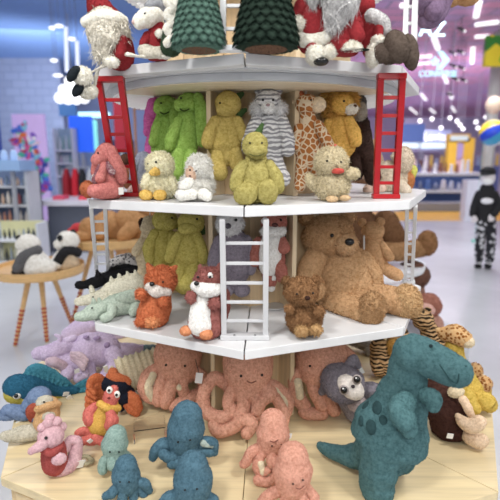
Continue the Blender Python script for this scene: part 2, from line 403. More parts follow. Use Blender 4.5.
# blue screens and shop units behind
bx('screen', 68, 116, 93, 152, 9.0, .1, plain('#1f56d8', .4, emit=.8, name='blue_screen'), 'glowing deep blue screen in the background at the left', 'screen', foot=True)
bx('screen', 58, 100, 76, 116, 9.6, .1, plain('#4d78a8', .4, emit=.2, name='dull_screen'), 'dull steel blue screen above the glowing blue one', 'screen', foot=True)
bx('light_panel', 78, 112, 108, 117, 9.4, .2, plain('#bdefff', .4, emit=1.4, name='cyan_light'), 'long pale cyan light panel above the blue screens', 'light', foot=True)
bx('light_panel', 90, 120, 96, 150, 9.3, .2, plain('#8fe8e0', .4, emit=.8, name='teal_light'), 'upright teal light panel right of the blue screen', 'light', foot=True)
floorz(54, 110, 152, 9.8, .5, plain('#a9b3cc', .5), 'display_cabinet', 'pale grey blue display cabinet in the left background', 'cabinet')
shelving(52, 72, (150, 163, 176), 8.7, 'narrow shelving with pale boxes right of the lilac board', 128, 190, 4, 'bottle', 'pale bottle on the narrow shelving beside the lilac board', 'bottles by the lilac board', backc='#8aa0b8', dep=.3, palette=['#c9dbe0', '#e2e6e8', '#94b7b0', '#d0b8c8'])
# mirror frame and things seen left of the bins
fr = empty('timber_frame', (wpt(142, 160, 5.2).x, 5.2, 0), 'brown timber door-like frame seen between the red ladder and green bunnies', 'frame')
for (x0, x1, y0, y1) in ((134, 138, 107, 215), (148, 152, 107, 215), (134, 152, 104, 109)):
    bx('frame_bar', x0, y0, x1, y1, 5.2, .1, wood('#b07c4c'), parent=fr)
bx('red_banner', 112, 88, 126, 150, 6.0, .15, plain('#a81c34', .6), 'dark red banner behind the left red ladder', 'banner', foot=True)
floorz(112, 160, 152, 6.9, .5, plain('#8e97bb', .5), 'display_cabinet', 'blue grey cabinet behind the left red ladder', 'cabinet')
bx('dark_screen', 104, 140, 134, 168, 6.6, .1, plain('#343a5c', .4), 'dark navy screen behind the coral bunny', 'screen', foot=True)
# cloud chandelier
ch = empty('cloud_chandelier', wpt(72, 90, 8.5), 'glowing white cloud-shaped chandelier in the left background', 'chandelier')
GL = plain('#ffffff', .4, emit=1.3, name='glowing_white')
for x, y, r in ((60, 98, 6), (68, 99, 6), (76, 99, 6), (84, 98, 6), (64, 90, 6), (73, 88, 7), (81, 90, 6), (69, 81, 5), (76, 80, 5)):
    mb = MB(); mb.ell(wpt(x, y, 8.5)-ch.location, [r*8.6*1.08/FPX]*3, None, 14); mesh_obj('globe', mb, GL, ch, smooth=True)
mb = MB(); p = wpt(72, 85, 8.5); mb.bar(p-ch.location, Vector((p.x, p.y, CH))-ch.location, .02); mesh_obj('suspension_rod', mb, plain('#9aa0b0', .5), ch)
for k, (x, yt, yb) in enumerate(((66, 27, 72), (77, 41, 72))):
    a = wpt(x, yt, 7.6); b = wpt(x+1, yb, 7.6); r = empty('tube_light', a, '%s glowing white tube light hanging in the left background' % ('taller' if k == 0 else 'shorter'), 'light')
    mb = MB(); mb.bar((0, 0, 0), b-a, .055); mesh_obj('tube', mb, plain('#dfe6f8', .4, emit=.7, name='tube_glow'), r)
    mb = MB(); mb.bar((0, 0, 0), (0, 0, CH-a.z), .012); mesh_obj('cord', mb, plain('#7f88a8', .5), r)
for x, y, w in ((52, 28, 3), (59, 26, 4), (54, 60.5, 3.5), (58, 75.5, 5), (72, 39, 3.5)):
    p = wpt(x, y, 7.4); mb = MB(); mb.ell((0, 0, 0), (w*.02, .06, .03), None, 12)
    o = mesh_obj('downlight', mb, GL, None, smooth=True); o.location = p; r_ = MB()
    r_.bar((0, 0, 0), (0, 0, CH-p.z), .008); mesh_obj('cord', r_, plain('#7f88a8', .5), o)
    tag(o, 'small glowing downlight hanging beneath the blue-lit ceiling at the left', 'light', 'small downlights at the left')
# ---- right background
LG = plain('#ffffff', .4, emit=1.1, name='strip_light')
def strip(x0, y0, x1, y1, yy=None):
    a = onz(x0, y0, CH-.0295); b = onz(x1, y1, CH-.0295); mb = MB(); mb.bar((0, 0, 0), b-a, .11, .06, None)
    o = mesh_obj('strip_light', mb, LG, None); o.location = a; tag(o, 'white strip light recessed in the pink-lit ceiling', 'ceiling light', 'strip lights in the pink ceiling')
for a in ((479, 2, 476, 17), (475, 25, 499, 22), (475, 37, 489, 36), (473, 48, 472, 63), (434, 38, 438, 49), (416, 57, 432, 56), (416, 64, 430, 63), (444, 76, 447, 83), (421, 94, 426, 100), (449, 93, 452, 99), (410, 108, 417, 114), (430, 109, 435, 113), (452, 107, 455, 112), (400, 6, 410, 5)): strip(*a)
for k, (x, y) in enumerate(((461, 30), (452, 53), (460, 52), (453, 66), (461, 68), (455, 79), (463, 80), (450, 95))):
    p = wpt(x, y, 7.6+y*.04); mb = MB(); mb.tube([(-.07, 0, .04), (.04, -.04, -.02)], [.03, .035], 12); o = mesh_obj('spotlight', mb, plain('#1b1b22', .5), None, smooth=True); o.location = p
    m2 = MB(); m2.bar((0, 0, 0), (0, 0, CH-p.z), .012); mesh_obj('rod', m2, plain('#303038', .5), o)
    m2 = MB(); m2.ell((.055, -.055, -.035), (.03, .02, .025), None, 10); mesh_obj('lens', m2, LG, o, smooth=True)
    tag(o, 'black ceiling spotlight in the right background', 'spotlight', 'black spotlights on the right')
# hanging brand sign: star and chevron over lettering
sg = empty('hanging_sign', wpt(438, 70, 9), 'white glowing star and chevron sign with lettering hanging at the upper right', 'sign')
def signpoly(pts, name, mat, y=9, d=.05):
    c = sg.location; P = [wpt(a, b, y)-c for a, b in pts]; n = len(P)
    mb = MB(); mb.add([p for p in P]+[p+Vector((0, d, 0)) for p in P], [tuple(range(n))[::-1], tuple(range(n, 2*n))]+[(i, (i+1) % n, n+(i+1) % n, n+i) for i in range(n)])
    return mesh_obj(name, mb, mat, sg)
SG = plain('#bfeef6', .4, emit=.8, name='sign_glow')
star = [(435.5+(5.6 if i % 2 == 0 else 2.4)*sin(i*pi/5), 61.5-(5.6 if i % 2 == 0 else 2.4)*cos(i*pi/5)) for i in range(10)]
signpoly(star, 'star', SG)
signpoly([(438, 51), (443, 51), (450, 60), (442, 69), (436, 69), (444, 60)], 'chevron', SG)
def text3d(s, px, py, y, hpx, mat, name, parent=None, wpx=None, ext=.02):
    cu = bpy.data.curves.new(name, 'FONT'); cu.body = s; cu.align_x = 'CENTER'; cu.align_y = 'CENTER'; cu.extrude = ext; cu.size = 1
    tmp = bpy.data.objects.new('tmp', cu); COL.objects.link(tmp); dg = bpy.context.evaluated_depsgraph_get(); dg.update()
    me = bpy.data.meshes.new_from_object(tmp.evaluated_get(dg)); bpy.data.objects.remove(tmp)
    xs = [v.co.x for v in me.vertices]; ys = [v.co.y for v in me.vertices]; sc = (wpt(px, py, y)-CAM).dot(FWD)/FPX
    sy = hpx*sc/(max(ys)-min(ys)); sx = wpx*sc/(max(xs)-min(xs)) if wpx else sy
    for v in me.vertices: v.co = Vector((v.co.x*sx, -v.co.z, v.co.y*sy))
    me.materials.clear(); me.materials.append(mat); o = bpy.data.objects.new(name, me); COL.objects.link(o)
    p = wpt(px, py, y)
    if parent: o.parent = parent; o.location = p-parent.location
    else: o.location = p
    return o
text3d('CONVERSE', 438, 74, 9, 6, SG, 'lettering', sg, 38)
for x in (424, 452):
    p = wpt(x, 71, 9.05)-sg.location; mb = MB(); mb.bar(p, Vector((p.x, p.y, CH-sg.location.z)), .015); mesh_obj('suspension_rod', mb, plain('#a9a0b8', .5), sg)
s2 = empty('hanging_sign', wpt(432, 30, 7.2), 'partly hidden white glowing sign of chunky characters above the star sign', 'sign')
text3d('AZ', 432, 30, 7.2, 13, SG, 'lettering', s2, 26); s2.children[0].rotation_euler = (0, 0, 0)
mb = MB(); mb.bar((0, .05, .12), (0, .05, CH-s2.location.z), .02); mesh_obj('suspension_rod', mb, plain('#a9a0b8', .5), s2)
# shops at the far right
bx('shop_facade', 404, 118, 500, 152, 27, .4, plain('#8f88a6', .6), 'mauve grey shop front in the right background', 'shop front', foot=True)
sgn = bx('shop_fascia', 422, 130, 450, 150, 24, .3, plain('#a7b0d8', .5), 'pale blue fascia with white lettering in the right background', 'sign', foot=True)
t_ = text3d('Lovisa', 436, 137, 23.9, 8, LG, 'lettering', sgn, 24)
bx('blue_banner', 398, 124, 424, 142, 21, .3, plain('#6f95d8', .6), 'plain light blue banner right of the red ladder in the background', 'banner', foot=True)
ar = empty('yellow_arch', (wpt(459, 160, 18).x, 18, 0), 'yellow arched shop entrance in the right background', 'arch')
for (x0, y0, x1, y1) in ((449, 138, 453, 197.3), (465, 138, 470, 197.3), (449, 134, 470, 142)):
    bx('arch_part', x0, y0, x1, y1, 18, .3, plain('#eec445', .5), parent=ar)
bx('arch_panel', 453, 142, 465, 176, 18.2, .1, plain('#e6c8d8', .5), parent=ar)
mb = MB(); mb.ell(wpt(459, 151, 18.1)-ar.location, (.28, .05, .36)); mesh_obj('doorway_ornament', mb, plain('#b9a9d8', .5), ar, smooth=True)
bx('name_plaque', 451, 135.5, 468, 140.5, 17.9, .05, plain('#d8efe6', .5), parent=ar)
def goods(x0, x1, ybase, y, n, hp, cols, name, lab, grp, h0=None):
    for k in range(n):
        x = x0+(x1-x0)*(k+.5)/n; w = (x1-x0)/n*random.uniform(.5, .9); h = hp*random.uniform(.5, 1); p = wpt(x, ybase, y); s = (p-CAM).dot(FWD)/FPX
        mb = MB(); mb.tube([(0, 0, w*s*.4), (0, 0, h*s)], [w*s*.5, w*s*.35], 8, .8); o = mesh_obj(name, mb, plain(random.choice(cols), .5), None, smooth=True); o.location = p; tag(o, lab, name.replace('_', ' '), grp)
# blue counter units
u1 = floorz(404, 483, 176, 12.6, .8, plain('#3f5a92', .5), 'shop_counter', 'long dark blue shop counter in the right background', 'counter')
bx('worktop', 402, 173, 485, 176, 12.5, 1.0, plain('#dfe6ee', .4), 'white top lying on the long dark blue counter', 'worktop')
goods(405, 470, 173, 12.9, 12, 14, ['#d8dbe6', '#5b6ea8', '#e8b9a8', '#8a5a48', '#3f4560', '#b7c9e0', '#f0f0f0'], 'wrapped_gift', 'small wrapped gift on the dark blue counter in the right background', 'gifts on the blue counter')
bx('shelf_board', 406, 190, 486, 193, 12.2, .4, plain('#e4e9f0', .4), 'long white shelf board along the front of the blue counter', 'shelf')
goods(408, 478, 190, 12.25, 9, 9, ['#c9d3e8', '#5b7ec0', '#e4e6ee', '#7a88a8'], 'blue_parcel', 'small pale parcel on the white shelf board of the blue counter', 'parcels on the white shelf board')
bs = floorz(406, 472, 203, 11.6, .5, plain('#8d9098', .5), 'bench', 'long grey bench standing behind the yellow floor strip', 'bench')
bx('white_bollard', 468, 180, 480, 226, 9.5, .3, plain('#e3e6f2', .5), 'white bollard behind the black-clad mannequin', 'bollard')
# green panel, columns, balloons
gp = bx('green_panel', 488, 35, 510, 66, 9.0, .15, art_mat([(0, lin('#2f7a2a')), (.35, lin('#5aa52e')), (.6, lin('#d8c62a')), (.8, lin('#3f8f3a'))], 3)[0], 'green and yellow hanging panel at the right edge', 'panel')
gr_ = MB(); gr_.bar((0, 0, 0), (0, 0, CH-gp.location.z), .02); mesh_obj('rod', gr_, plain('#888888', .5), gp)
p = wpt(495, 85, 10); mb = MB(); mb.lathe((0, 0, 0), [(.14, 0), (.14, CH)], 20); o = mesh_obj('column', mb, plain('#c7c9c4', .4), None, smooth=True); o.location = (p.x, 10, 0); tag(o, 'pale round column at the right edge behind the striped balloon', 'column')
for x, y, rx, c1, lab in ((494, 105, 8, '#e6cdb6', 'cream balloon above the striped one at the right edge'), (484, 133, 4.5, '#8fd8c8', 'small mint balloon left of the striped one at the right')):
    p = wpt(x, y, 6.6); s = (p-CAM).dot(FWD)/FPX; mb = MB(); mb.ell((0, 0, 0), (rx*s, rx*s, rx*s*1.1)); mb.tube([(0, 0, -rx*s), (0, 0, .03-p.z)], [.003, .003], 6); mb.lathe((0, 0, .001-p.z), [(.05, 0), (.05, .04)], 12)
    o = mesh_obj('balloon', mb, plain(c1, .25), None, smooth=True); o.location = p; tag(o, lab, 'balloon')
p = wpt(493, 133, 6.4); s = (p-CAM).dot(FWD)/FPX; bl = empty('balloon', p, 'large beach ball balloon striped blue, red, white and yellow at the right edge', 'balloon')
for k in range(8):
    mb = MB(); vs = []; fs = []; R_ = 13*s; a0 = pi/4*k; nseg = 5; nr = 10
    for i in range(nr+1):
        for j in range(nseg+1):
            t = pi*i/nr; a = a0+pi/4*j/nseg; vs.append((R_*sin(t)*cos(a), R_*sin(t)*sin(a), R_*cos(t)))
    for i in range(nr):
        for j in range(nseg): q_ = i*(nseg+1)+j; fs.append((q_, q_+nseg+1, q_+nseg+2, q_+1))
    M = Matrix.Rotation(.9, 3, 'Y') @ Matrix.Rotation(.6, 3, 'X'); mb.add([M @ Vector(v) for v in vs], fs); mesh_obj('balloon_segment', mb, plain(['#2548c8', '#e8e8ec', '#c8303c', '#e8e8ec', '#e8c83a', '#2548c8', '#3fa0c8', '#e8e8ec'][k], .3), bl, smooth=True)
mb = MB(); mb.tube([(0, 0, -13*s), (0, 0, .03-bl.location.z)], [.003, .003], 6); mb.lathe((0, 0, .001-bl.location.z), [(.05, 0), (.05, .04)], 12); mesh_obj('string', mb, plain('#dddddd'), bl)
# mannequin in black and white
def mannequin():
    F = Toy('mannequin', 'mannequin in black cap, black hoodie and black and white patterned trousers at the right', 'mannequin', 484, 268, z=0)
    bk = plain('#15151a', .8); F.ground = True
    camo = fur('#2a2a30', '#17171b', 25, .2, 'spot', '#c9cad0')
    skin = plain('#dcd6da', .5)
    F.part('body', skin, [E(488, 178, 0, 6.5, 7.5, 6.5), T([(488, 184, 0, 3), (487, 190, 0, 3)])], noise_=0)
    F.part('face_mask', plain('#f4f4f6', .6), [E(487.5, 181, -3.5, 5, 4, 4)], noise_=0)
    F.part('cap', bk, [E(488, 172, 0, 7.2, 5.5, 7), E(486, 174, -6, 5, 1.2, 5)], noise_=0)
    F.part('hoodie', bk, [T([(487, 190, 0, 7), (486, 200, 0, 9.5), (486, 214, 0, 9), (486, 220, 0, 9)], .65)], noise_=.3)
    F.part('chest_print', plain('#e8e8ee', .7), [E(487, 201, -6.4, 5.5, 3, .8)], noise_=0)
    F.part('sleeve', bk, [T([(479, 194, 0, 4), (475, 205, 0, 4), (473, 214, -3, 3.5)])], noise_=.2)
    F.part('sleeve', bk, [T([(494, 194, 0, 4), (499, 205, 0, 4), (494, 214, -5, 3.5)])], noise_=.2)
    for hx, hy in ((474, 218), (491, 217)):
        h = F.part('hand', skin, [E(hx, hy, -5, 2.6, 3, 2)], noise_=0)
        for k in range(4): F.part('finger', skin, [T([(hx-2+k*1.3, hy+1, -6, .7), (hx-2+k*1.3, hy+4, -6.5, .6)])], noise_=0, parent=h)
        F.part('thumb', skin, [T([(hx+2.4, hy, -6, .7), (hx+3.4, hy+2.5, -7, .6)])], noise_=0, parent=h)
    F.part('trousers', camo, [T([(486, 219, 0, 8.5), (486, 226, 0, 8)], .7), T([(481.5, 224, 0, 5), (480, 242, 0, 4.6), (479, 259, 0, 4.2)]), T([(490.5, 224, 0, 5), (491, 242, 0, 4.6), (489.5, 259, 0, 4.2)])], noise_=.2)
    for x in (478.5, 488.5):
        sh = F.part('shoe', bk, [E(x-.5, 266, -1, 3.6, 2.8, 6)], noise_=0)
        F.part('sock', plain('#e8e8ee', .8), [T([(x+.5, 263, 0, 2.8), (x+.5, 259, 0, 2.8)])], noise_=0)
mannequin()
# ---- round plush tables on the left and the right
def round_table(cx, cy, R, z, legs, label, rim=.03, top='#d9b27c', stripes=True, white=False):
    r = empty('round_table', (cx, cy, 0), label, 'table'); m = wood(top, 'X') if not white else plain('#e6ebf0', .35)
    mb = MB(); mb.lathe((0, 0, 0), [(R*.9, z-.045), (R*.985, z-.04), (R, z-.02), (R, z+rim), (R-.014, z+rim), (R-.02, z)], 64); mesh_obj('table_top', mb, m, r, smooth=False)
    for (lx, ly) in legs:
        a = Vector((lx-cx, ly-cy, .0)); b = Vector((a.x*.35, a.y*.35, z-.045)); mb = MB(); mb.tube([a, b], [.015, .024], 12, caps=False)
        lg = mesh_obj('leg', mb, m if not white else WHITE, r, smooth=True)
        if stripes:
            mb = MB()
            for k in range(9):
                f = (.02+.058*k); p = a+(b-a)*f; q_ = a+(b-a)*(f+.03); mb.tube([p, q_], [.0175+f*.01]*2, 12, caps=False)
            mesh_obj('painted_band', mb, plain('#b0452f', .5), lg, smooth=True)
    return r
Pl = [onz(15, 346, 0), onz(47, 342, 0), onz(72, 324, 0)]
c1 = onz(40, 268, .63)
round_table(c1.x, c1.y, .36, .63, [(p.x, p.y) for p in Pl], 'round tray-topped wooden table with red-banded legs carrying two pandas')
c2 = onz(108, 238, .80)
L2 = [onz(72, 323, 0), onz(160, 318, 0), Vector((c2.x-.05, c2.y+.35, 0))]
round_table(c2.x, c2.y, .43, .80, [(p.x, p.y) for p in L2], 'round wooden table with tan bears, behind the left white ladder')
c3 = Vector((onz(372, 262, .74).x, onz(372, 262, .74).y, 0))
round_table(c3.x, c3.y, .40, .74, [(c3.x-.3, c3.y-.2), (c3.x-.05, c3.y+.33), (c3.x-.3, c3.y+.2)], 'white round table under the giant brown bear at the right', stripes=False, white=True, rim=.004)

# more shop clutter far behind on the right
SHC = ['#d9dcea', '#7b86c0', '#c9806c', '#6a4636', '#39406a', '#a9c4e6', '#f2f2f4', '#d8a0b8', '#5aa0b8', '#e6c860']
u2 = floorz(400, 450, 168, 19.5, .8, plain('#7a6f9a', .5), 'shop_counter', 'mauve counter deep in the right background beneath the white lettering', 'counter')
goods(402, 449, 168, 19.7, 9, 12, SHC, 'gift_bag', 'small gift bag on the mauve counter in the far right background', 'gift bags on the mauve counter')
u3 = floorz(470, 500, 166, 20.5, .8, plain('#6a78b0', .5), 'shop_counter', 'slate blue counter right of the yellow arch in the background', 'counter')
goods(471, 499, 166, 20.7, 6, 14, SHC, 'gift_bag', 'small gift bag on the slate blue counter right of the yellow arch', 'gift bags on the slate blue counter')
bx('light_panel', 402, 143, 448, 148, 22.0, .2, plain('#eaffff', .4, emit=.9, name='shop_light'), 'long pale shop light beneath the white lettering in the right background', 'light', foot=True)
for (x, y) in ((441, 128), (457, 121), (460, 125), (476, 122), (478, 128), (463, 129), (450, 118), (432, 119), (420, 121), (486, 117)):
    p = wpt(x, y, 15.5); mb = MB(); mb.ell((0, 0, 0), (.07, .07, .07), None, 10); o = mesh_obj('pendant_light', mb, LG, None, smooth=True); o.location = p
    m2 = MB(); m2.bar((0, 0, 0), (0, 0, CH-p.z), .012); mesh_obj('cord', m2, plain('#8a8a98', .5), o); tag(o, 'small round pendant light glowing in the right background', 'light', 'round pendant lights on the right')
# ------------------------------------------------------------------ tiered display stand
def octo(R, th=TH, k0=0, n=8): return [(R*sin(th+k*pi/4), -R*cos(th+k*pi/4)) for k in range(k0, k0+n)]
disp = empty('display_stand', (0, 0, Z4-.5), 'octagonal tiered display stand with pale wood core and three white shelves full of plush toys', 'display stand')
def dpart(name, mb, mat, **k):
    mb.v = [(x, y, z-(Z4-.5)) for x, y, z in mb.v]; return mesh_obj(name, mb, mat, disp, **k)
def shelf(R, z, t=.030, dz=.0):
    # each shelf is a ring of eight wedge boards with thin gaps at the seams
    V = octo(R); I = octo(.30)
    mb = MB()
    for k in range(8):
        a, b = Vector(V[k]), Vector(V[(k+1) % 8]); c, d = Vector(I[(k+1) % 8]), Vector(I[k]); e = (b-a).normalized()*.0022
        mb.prism([tuple(a+e), tuple(b-e), tuple(c-e), tuple(d+e)], z-t, z)
    dpart('shelf', mb, SHELFM, bevel=.0025)
    mb = MB(); mb.prism(octo(R-.05), z-t-.003, z-t+.002); dpart('shelf_backing', mb, plain('#c9cacc', .5))
shelf(.923*U, Z1); shelf(U, Z2); shelf(1.01*U, Z3); shelf(.86*U, Z0)
def disc(z, r, R):
    mb = MB(); mb.lathe((0, 0, 0), [(.31, z), (r, z), (r, z-.021), (r-.004, z-.023), (.31, z-.023)], 96)
    dpart('round_valance', mb, plain('#bcbec2', .4), smooth=False)
    m = MB(); n = 96
    for i in range(n):                        # fine radial ribs of the underside panel; its faint glow is added
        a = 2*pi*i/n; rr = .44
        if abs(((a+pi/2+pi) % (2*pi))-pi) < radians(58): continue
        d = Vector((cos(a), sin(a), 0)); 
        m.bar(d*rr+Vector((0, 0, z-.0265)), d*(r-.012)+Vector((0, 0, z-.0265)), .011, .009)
    def sector(m, r0, r1, z0, z1, a0, a1, n=90):
        vs = []; fs = []
        for i in range(n+1):
            a = a0+(a1-a0)*i/n; vs += [(r*cos(a), r*sin(a), zz) for r, zz in ((r0, z0), (r1, z0), (r1, z1), (r0, z1))]
        for i in range(n):
            for j in range(4): fs.append((i*4+j, i*4+(j+1) % 4, i*4+4+(j+1) % 4, i*4+4+j))
        m.add(vs, fs)
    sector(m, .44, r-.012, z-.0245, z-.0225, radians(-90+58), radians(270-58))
    u = MB(); sector(u, .32, r-.012, z-.0250, z-.0228, radians(270-58), radians(270+58)); sector(u, .32, .44, z-.0250, z-.0228, radians(-90+58), radians(270-58))
    dpart('underside_board', u, wood('#e6d6ba', 'X'))
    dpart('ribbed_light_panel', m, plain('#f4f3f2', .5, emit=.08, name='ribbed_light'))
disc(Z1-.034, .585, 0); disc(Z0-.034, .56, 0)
# core: back walls of the bins, fins between them
core = MB(); rc = .43*U
core.prism(octo(rc), Z4+.002, Z0+.25)
dpart('core_panel', core, wood('#dcc29c'))
for k in range(8):
    a = TH*.3+radians(22.5+45*k); d = Vector((sin(a), -cos(a), 0)); mb = MB()
    for z0, z1 in ((Z4+.002, Z3-.034), (Z3+.001, Z2-.034), (Z2+.001, Z1-.058), (Z1+.001, Z0-.058)):
        p0 = d*.30; p1 = d*.405
        mb.bar((p0.x, p0.y, (z0+z1)/2), (p1.x, p1.y, (z0+z1)/2), .017, z1-z0)
    dpart('bin_divider', mb, wood('#e6d2b0'))
for px in (235, 267):                          # metal hooks the plush hang from
    p = ony(px, 84, -.325); mb = MB(); mb.box(p, (.012, .006, .03)); mb.bar(p, p+Vector((0, -.045, .0)), .004)
    dpart('hook', mb, plain('#b9bbbd', .3, metal=.8))
# table tier: wooden octagonal top, apron and drawers
R4 = 1.47*U; V4 = octo(R4)
for k in range(8):
    a, b = Vector(V4[k]), Vector(V4[(k+1) % 8]); c, d = Vector(octo(.2)[(k+1) % 8]), Vector(octo(.2)[k]); e = (b-a).normalized()*.0016
    mb = MB(); mb.prism([tuple(a+e), tuple(b-e), tuple(c), tuple(d)], Z4-.03, Z4)
    t = mesh_obj('table_top_board', mb, wood('#decba2', 'X', .8), disp, bevel=.002)
    t.location = (0, 0, -(Z4-.5))
A = octo(R4-.03); mb = MB(); mb.prism(A, Z4-.5, Z4-.031); dpart('table_base', mb, wood('#d8bd90', 'X'))
for k in range(8):
    a, b = Vector(A[k]), Vector(A[(k+1) % 8]); e = (b-a).normalized(); nrm = Vector((e.y, -e.x)); mb = MB()
    for (f0, f1) in ((.03, .49), (.51, .97)):
        p = a+(b-a)*f0+nrm*.004; q = a+(b-a)*f1+nrm*.004
        mb.bar((p.x, p.y, Z4-.15), (q.x, q.y, Z4-.15), .008, .19)
    dr = dpart('drawer', mb, wood('#dfc79c', 'X'), bevel=.002)
    mb = MB(); 
    for f in (.26, .74):
        p = a+(b-a)*f+nrm*.01-e*.05; q = a+(b-a)*f+nrm*.01+e*.05
        mb.bar((p.x, p.y, Z4-.11-Z4+.5), (q.x, q.y, Z4-.11-Z4+.5), .006, .02)
    mesh_obj('drawer_slot', mb, plain('#2b2623', .7), dr)
# ladders
LADDERF = plain('#c9cacd', .4)
def ladder(b, t, w, mat, n, label, color_cap=True, zt=0, pw=.017, side=None, tw=None, gang=None, tread=.009, basew=.036):
    b = Vector(b); t = Vector(t); r = empty('toy_ladder', b, label, 'ladder', gang)
    sd = Vector(side or (1, 0, 0)).normalized(); tw = tw or w; d = t-b; bk = Vector((-sd.y, sd.x, 0))
    for s_ in (-1, 1):
        mb = MB(); mb.bar(sd*(s_*w/2)+Vector((0, 0, .012)), d+sd*(s_*tw/2)-Vector((0, 0, .006)), pw, pw*1.25, sd); mesh_obj('rail', mb, mat, r, bevel=.0015)
    for i in range(n):
        f = (i+1)/(n+1)*.96; c = d*f; ww = w+(tw-w)*f; mb = MB(); mb.bar(c-sd*(ww/2), c+sd*(ww/2), tread*1.2, tread, bk); mesh_obj('rung', mb, mat, r, bevel=.001)
    mb = MB(); mb.bar(-sd*(w/2+.012)+Vector((0, 0, .008)), sd*(w/2+.012)+Vector((0, 0, .008)), basew, .015, bk); mesh_obj('foot_plate', mb, mat, r, bevel=.002)
    for q in (-.5, .5):
        m = MB(); m.lathe(sd*(q*w*.5)-bk*(basew/2-.006)*1.0+Vector((0, 0, .0155)), [(.004, 0), (.0035, .002)], 10); mesh_obj('screw', m, plain('#8b8d90', .3, metal=1), r)
    if color_cap:
        mb = MB(); mb.bar(d-sd*(tw/2+.01)-Vector((0, 0, .009)), d+sd*(tw/2+.01)-Vector((0, 0, .009)), basew, .017, bk); mesh_obj('top_plate', mb, mat, r, bevel=.002)
    return r
zb = .034
rr_ = (cos(TH+pi/4), sin(TH+pi/4), 0)
ladder(onz(385.5, 198.5, Z2), onz(391.5, 73.5, Z1-zb), .066, RED, 6, 'glossy red toy ladder at the right end of the middle shelf, cream sheep behind it', side=(.95, -.05, 0), tw=.066, pw=.019, tread=.011)
ladder(onz(127, 196.5, Z2), onz(109.5, 76.5, Z1-zb), .066, RED, 6, 'glossy red toy ladder at the left end of the middle shelf, behind the coral bunny', side=(.97, .04, 0), tw=.070, pw=.019, tread=.011)
ladder(onz(244.8, 338.5, Z3), onz(244.2, 217, Z2-zb), .132, LADDERF, 5, 'white toy ladder at the front seam of the bottom shelf', tw=.128, color_cap=False, side=(1, 0, 0))
ladder(onz(247, 52, Z1), onz(246.8, -90, Z0-zb), .132, WHITE, 5, 'white toy ladder on the topmost shelf between two green trees', side=(1, 0, 0))
ladder(onz(103, 281, Z3), onz(98, 205, Z2-zb), .050, LADDERM, 6, 'narrow white toy ladder at the left end of the bottom shelf above the dragons', side=(.9, .12, 0), color_cap=False, pw=.014)
ladder(onz(408.5, 283, Z3), onz(411.5, 204, Z2-zb), .030, LADDERM, 6, 'narrow white toy ladder at the right end of the bottom shelf behind the big bear', side=(.97, -.25, 0), color_cap=False, pw=.014)
ladder(onz(409, 58, Z1), onz(413, -60, Z0-zb), .026, LADDERM, 6, 'thin white toy ladder at the right end of the topmost shelf behind the brown boots', side=(.75, -.6, 0), color_cap=False, pw=.014)
# ------------------------------------------------------------------ plush on the topmost shelf
CREAM = fur('#e9e4d6', '#c9c1ae', 120, .6); REDC = fur('#8f0f1b', None, 160, .3, sheen=.05)
GREYW = fur('#c9c8c8', '#8e8c8e', 90, .7); LIME = fur('#94bd3e', '#6a9422', 110, .5)
OLIVE = fur('#b9ac34', '#93871f', 110, .5); OLIVE2 = fur('#aaa240', '#7f7826', 110, .5); DGREEN = fur('#3f5f2a', None, 110, .4)
PEACH = fur('#d8937c', '#b46c58', 100, .6); TEAL = fur('#3f7486', '#28525f', 100, .6); TREX = fur('#3e7a80', '#2a5960', 80, .6)
GOLD = fur('#e0ae30', '#b3821a', 100, .6); BRN = fur('#b98a55', '#8a5f33', 90, .7); LAV = fur('#b8a3c4', '#9781a6', 100, .5)
DBRN = fur('#3a261f', '#1f1411', 90, .7); RUST = fur('#b9622f', '#8a3d18', 100, .7); TAN = fur('#d9c6a2', '#b09770', 110, .7)
# gnome
F = Toy('gnome_plush', 'red-hatted gnome plush with long white beard at the left end of the topmost shelf', 'plush toy', 116, 64, z=Z1)
F.ground = False
F.part('body', REDC, [T([(112, 36, 0, 11), (118, 46, 0, 15), (119, 55, 0, 15)])])
F.part('hat', REDC, [T([(108, 22, -2, 15), (100, 10, -2, 12), (94, -5, -2, 8), (90, -18, -2, 4)])])
F.part('hat_brim', CREAM, [T([(86, 22, -10, 5), (99, 17, -17, 6), (113, 17, -15, 6), (123, 20, -4, 5)])], tl=4, n=700)
F.part('beard', fur('#d9d3c4', '#a89f8c', 90, .7), [T([(104, 22, -12, 14), (103, 36, -13, 15), (101, 50, -13, 8)], .7), T([(118, 26, -8, 9), (124, 32, -6, 6)])], tl=15, n=1600, grav=.7, jit=.75, w=.8)
F.part('arm', REDC, [T([(122, 42, -8, 7), (121, 54, -15, 6)])])
F.part('mitten', CREAM, [E(111, 62, -15, 8, 5)], tl=2)
for a, b, c in ((83, 76, -20), (88, 91, -12)):
    F.part('leg', fur('#b9b4a8', None, 140, .3), [T([(110, 64, -6, 1.6), (99, 68, c-2, 1.4), (a+6, b-2, c, 1.4)])])
    cu = F.part('boot_cuff', CREAM, [E(a, b, c, 8.5, 8.5 if b < 80 else 7)], tl=2.2, n=900)
    F.part('boot', fur('#1a2228', None, 140, .3), [E(a-9.5, b-2, c-5, 4.6, 8.5, 7, -38)], noise_=.2)
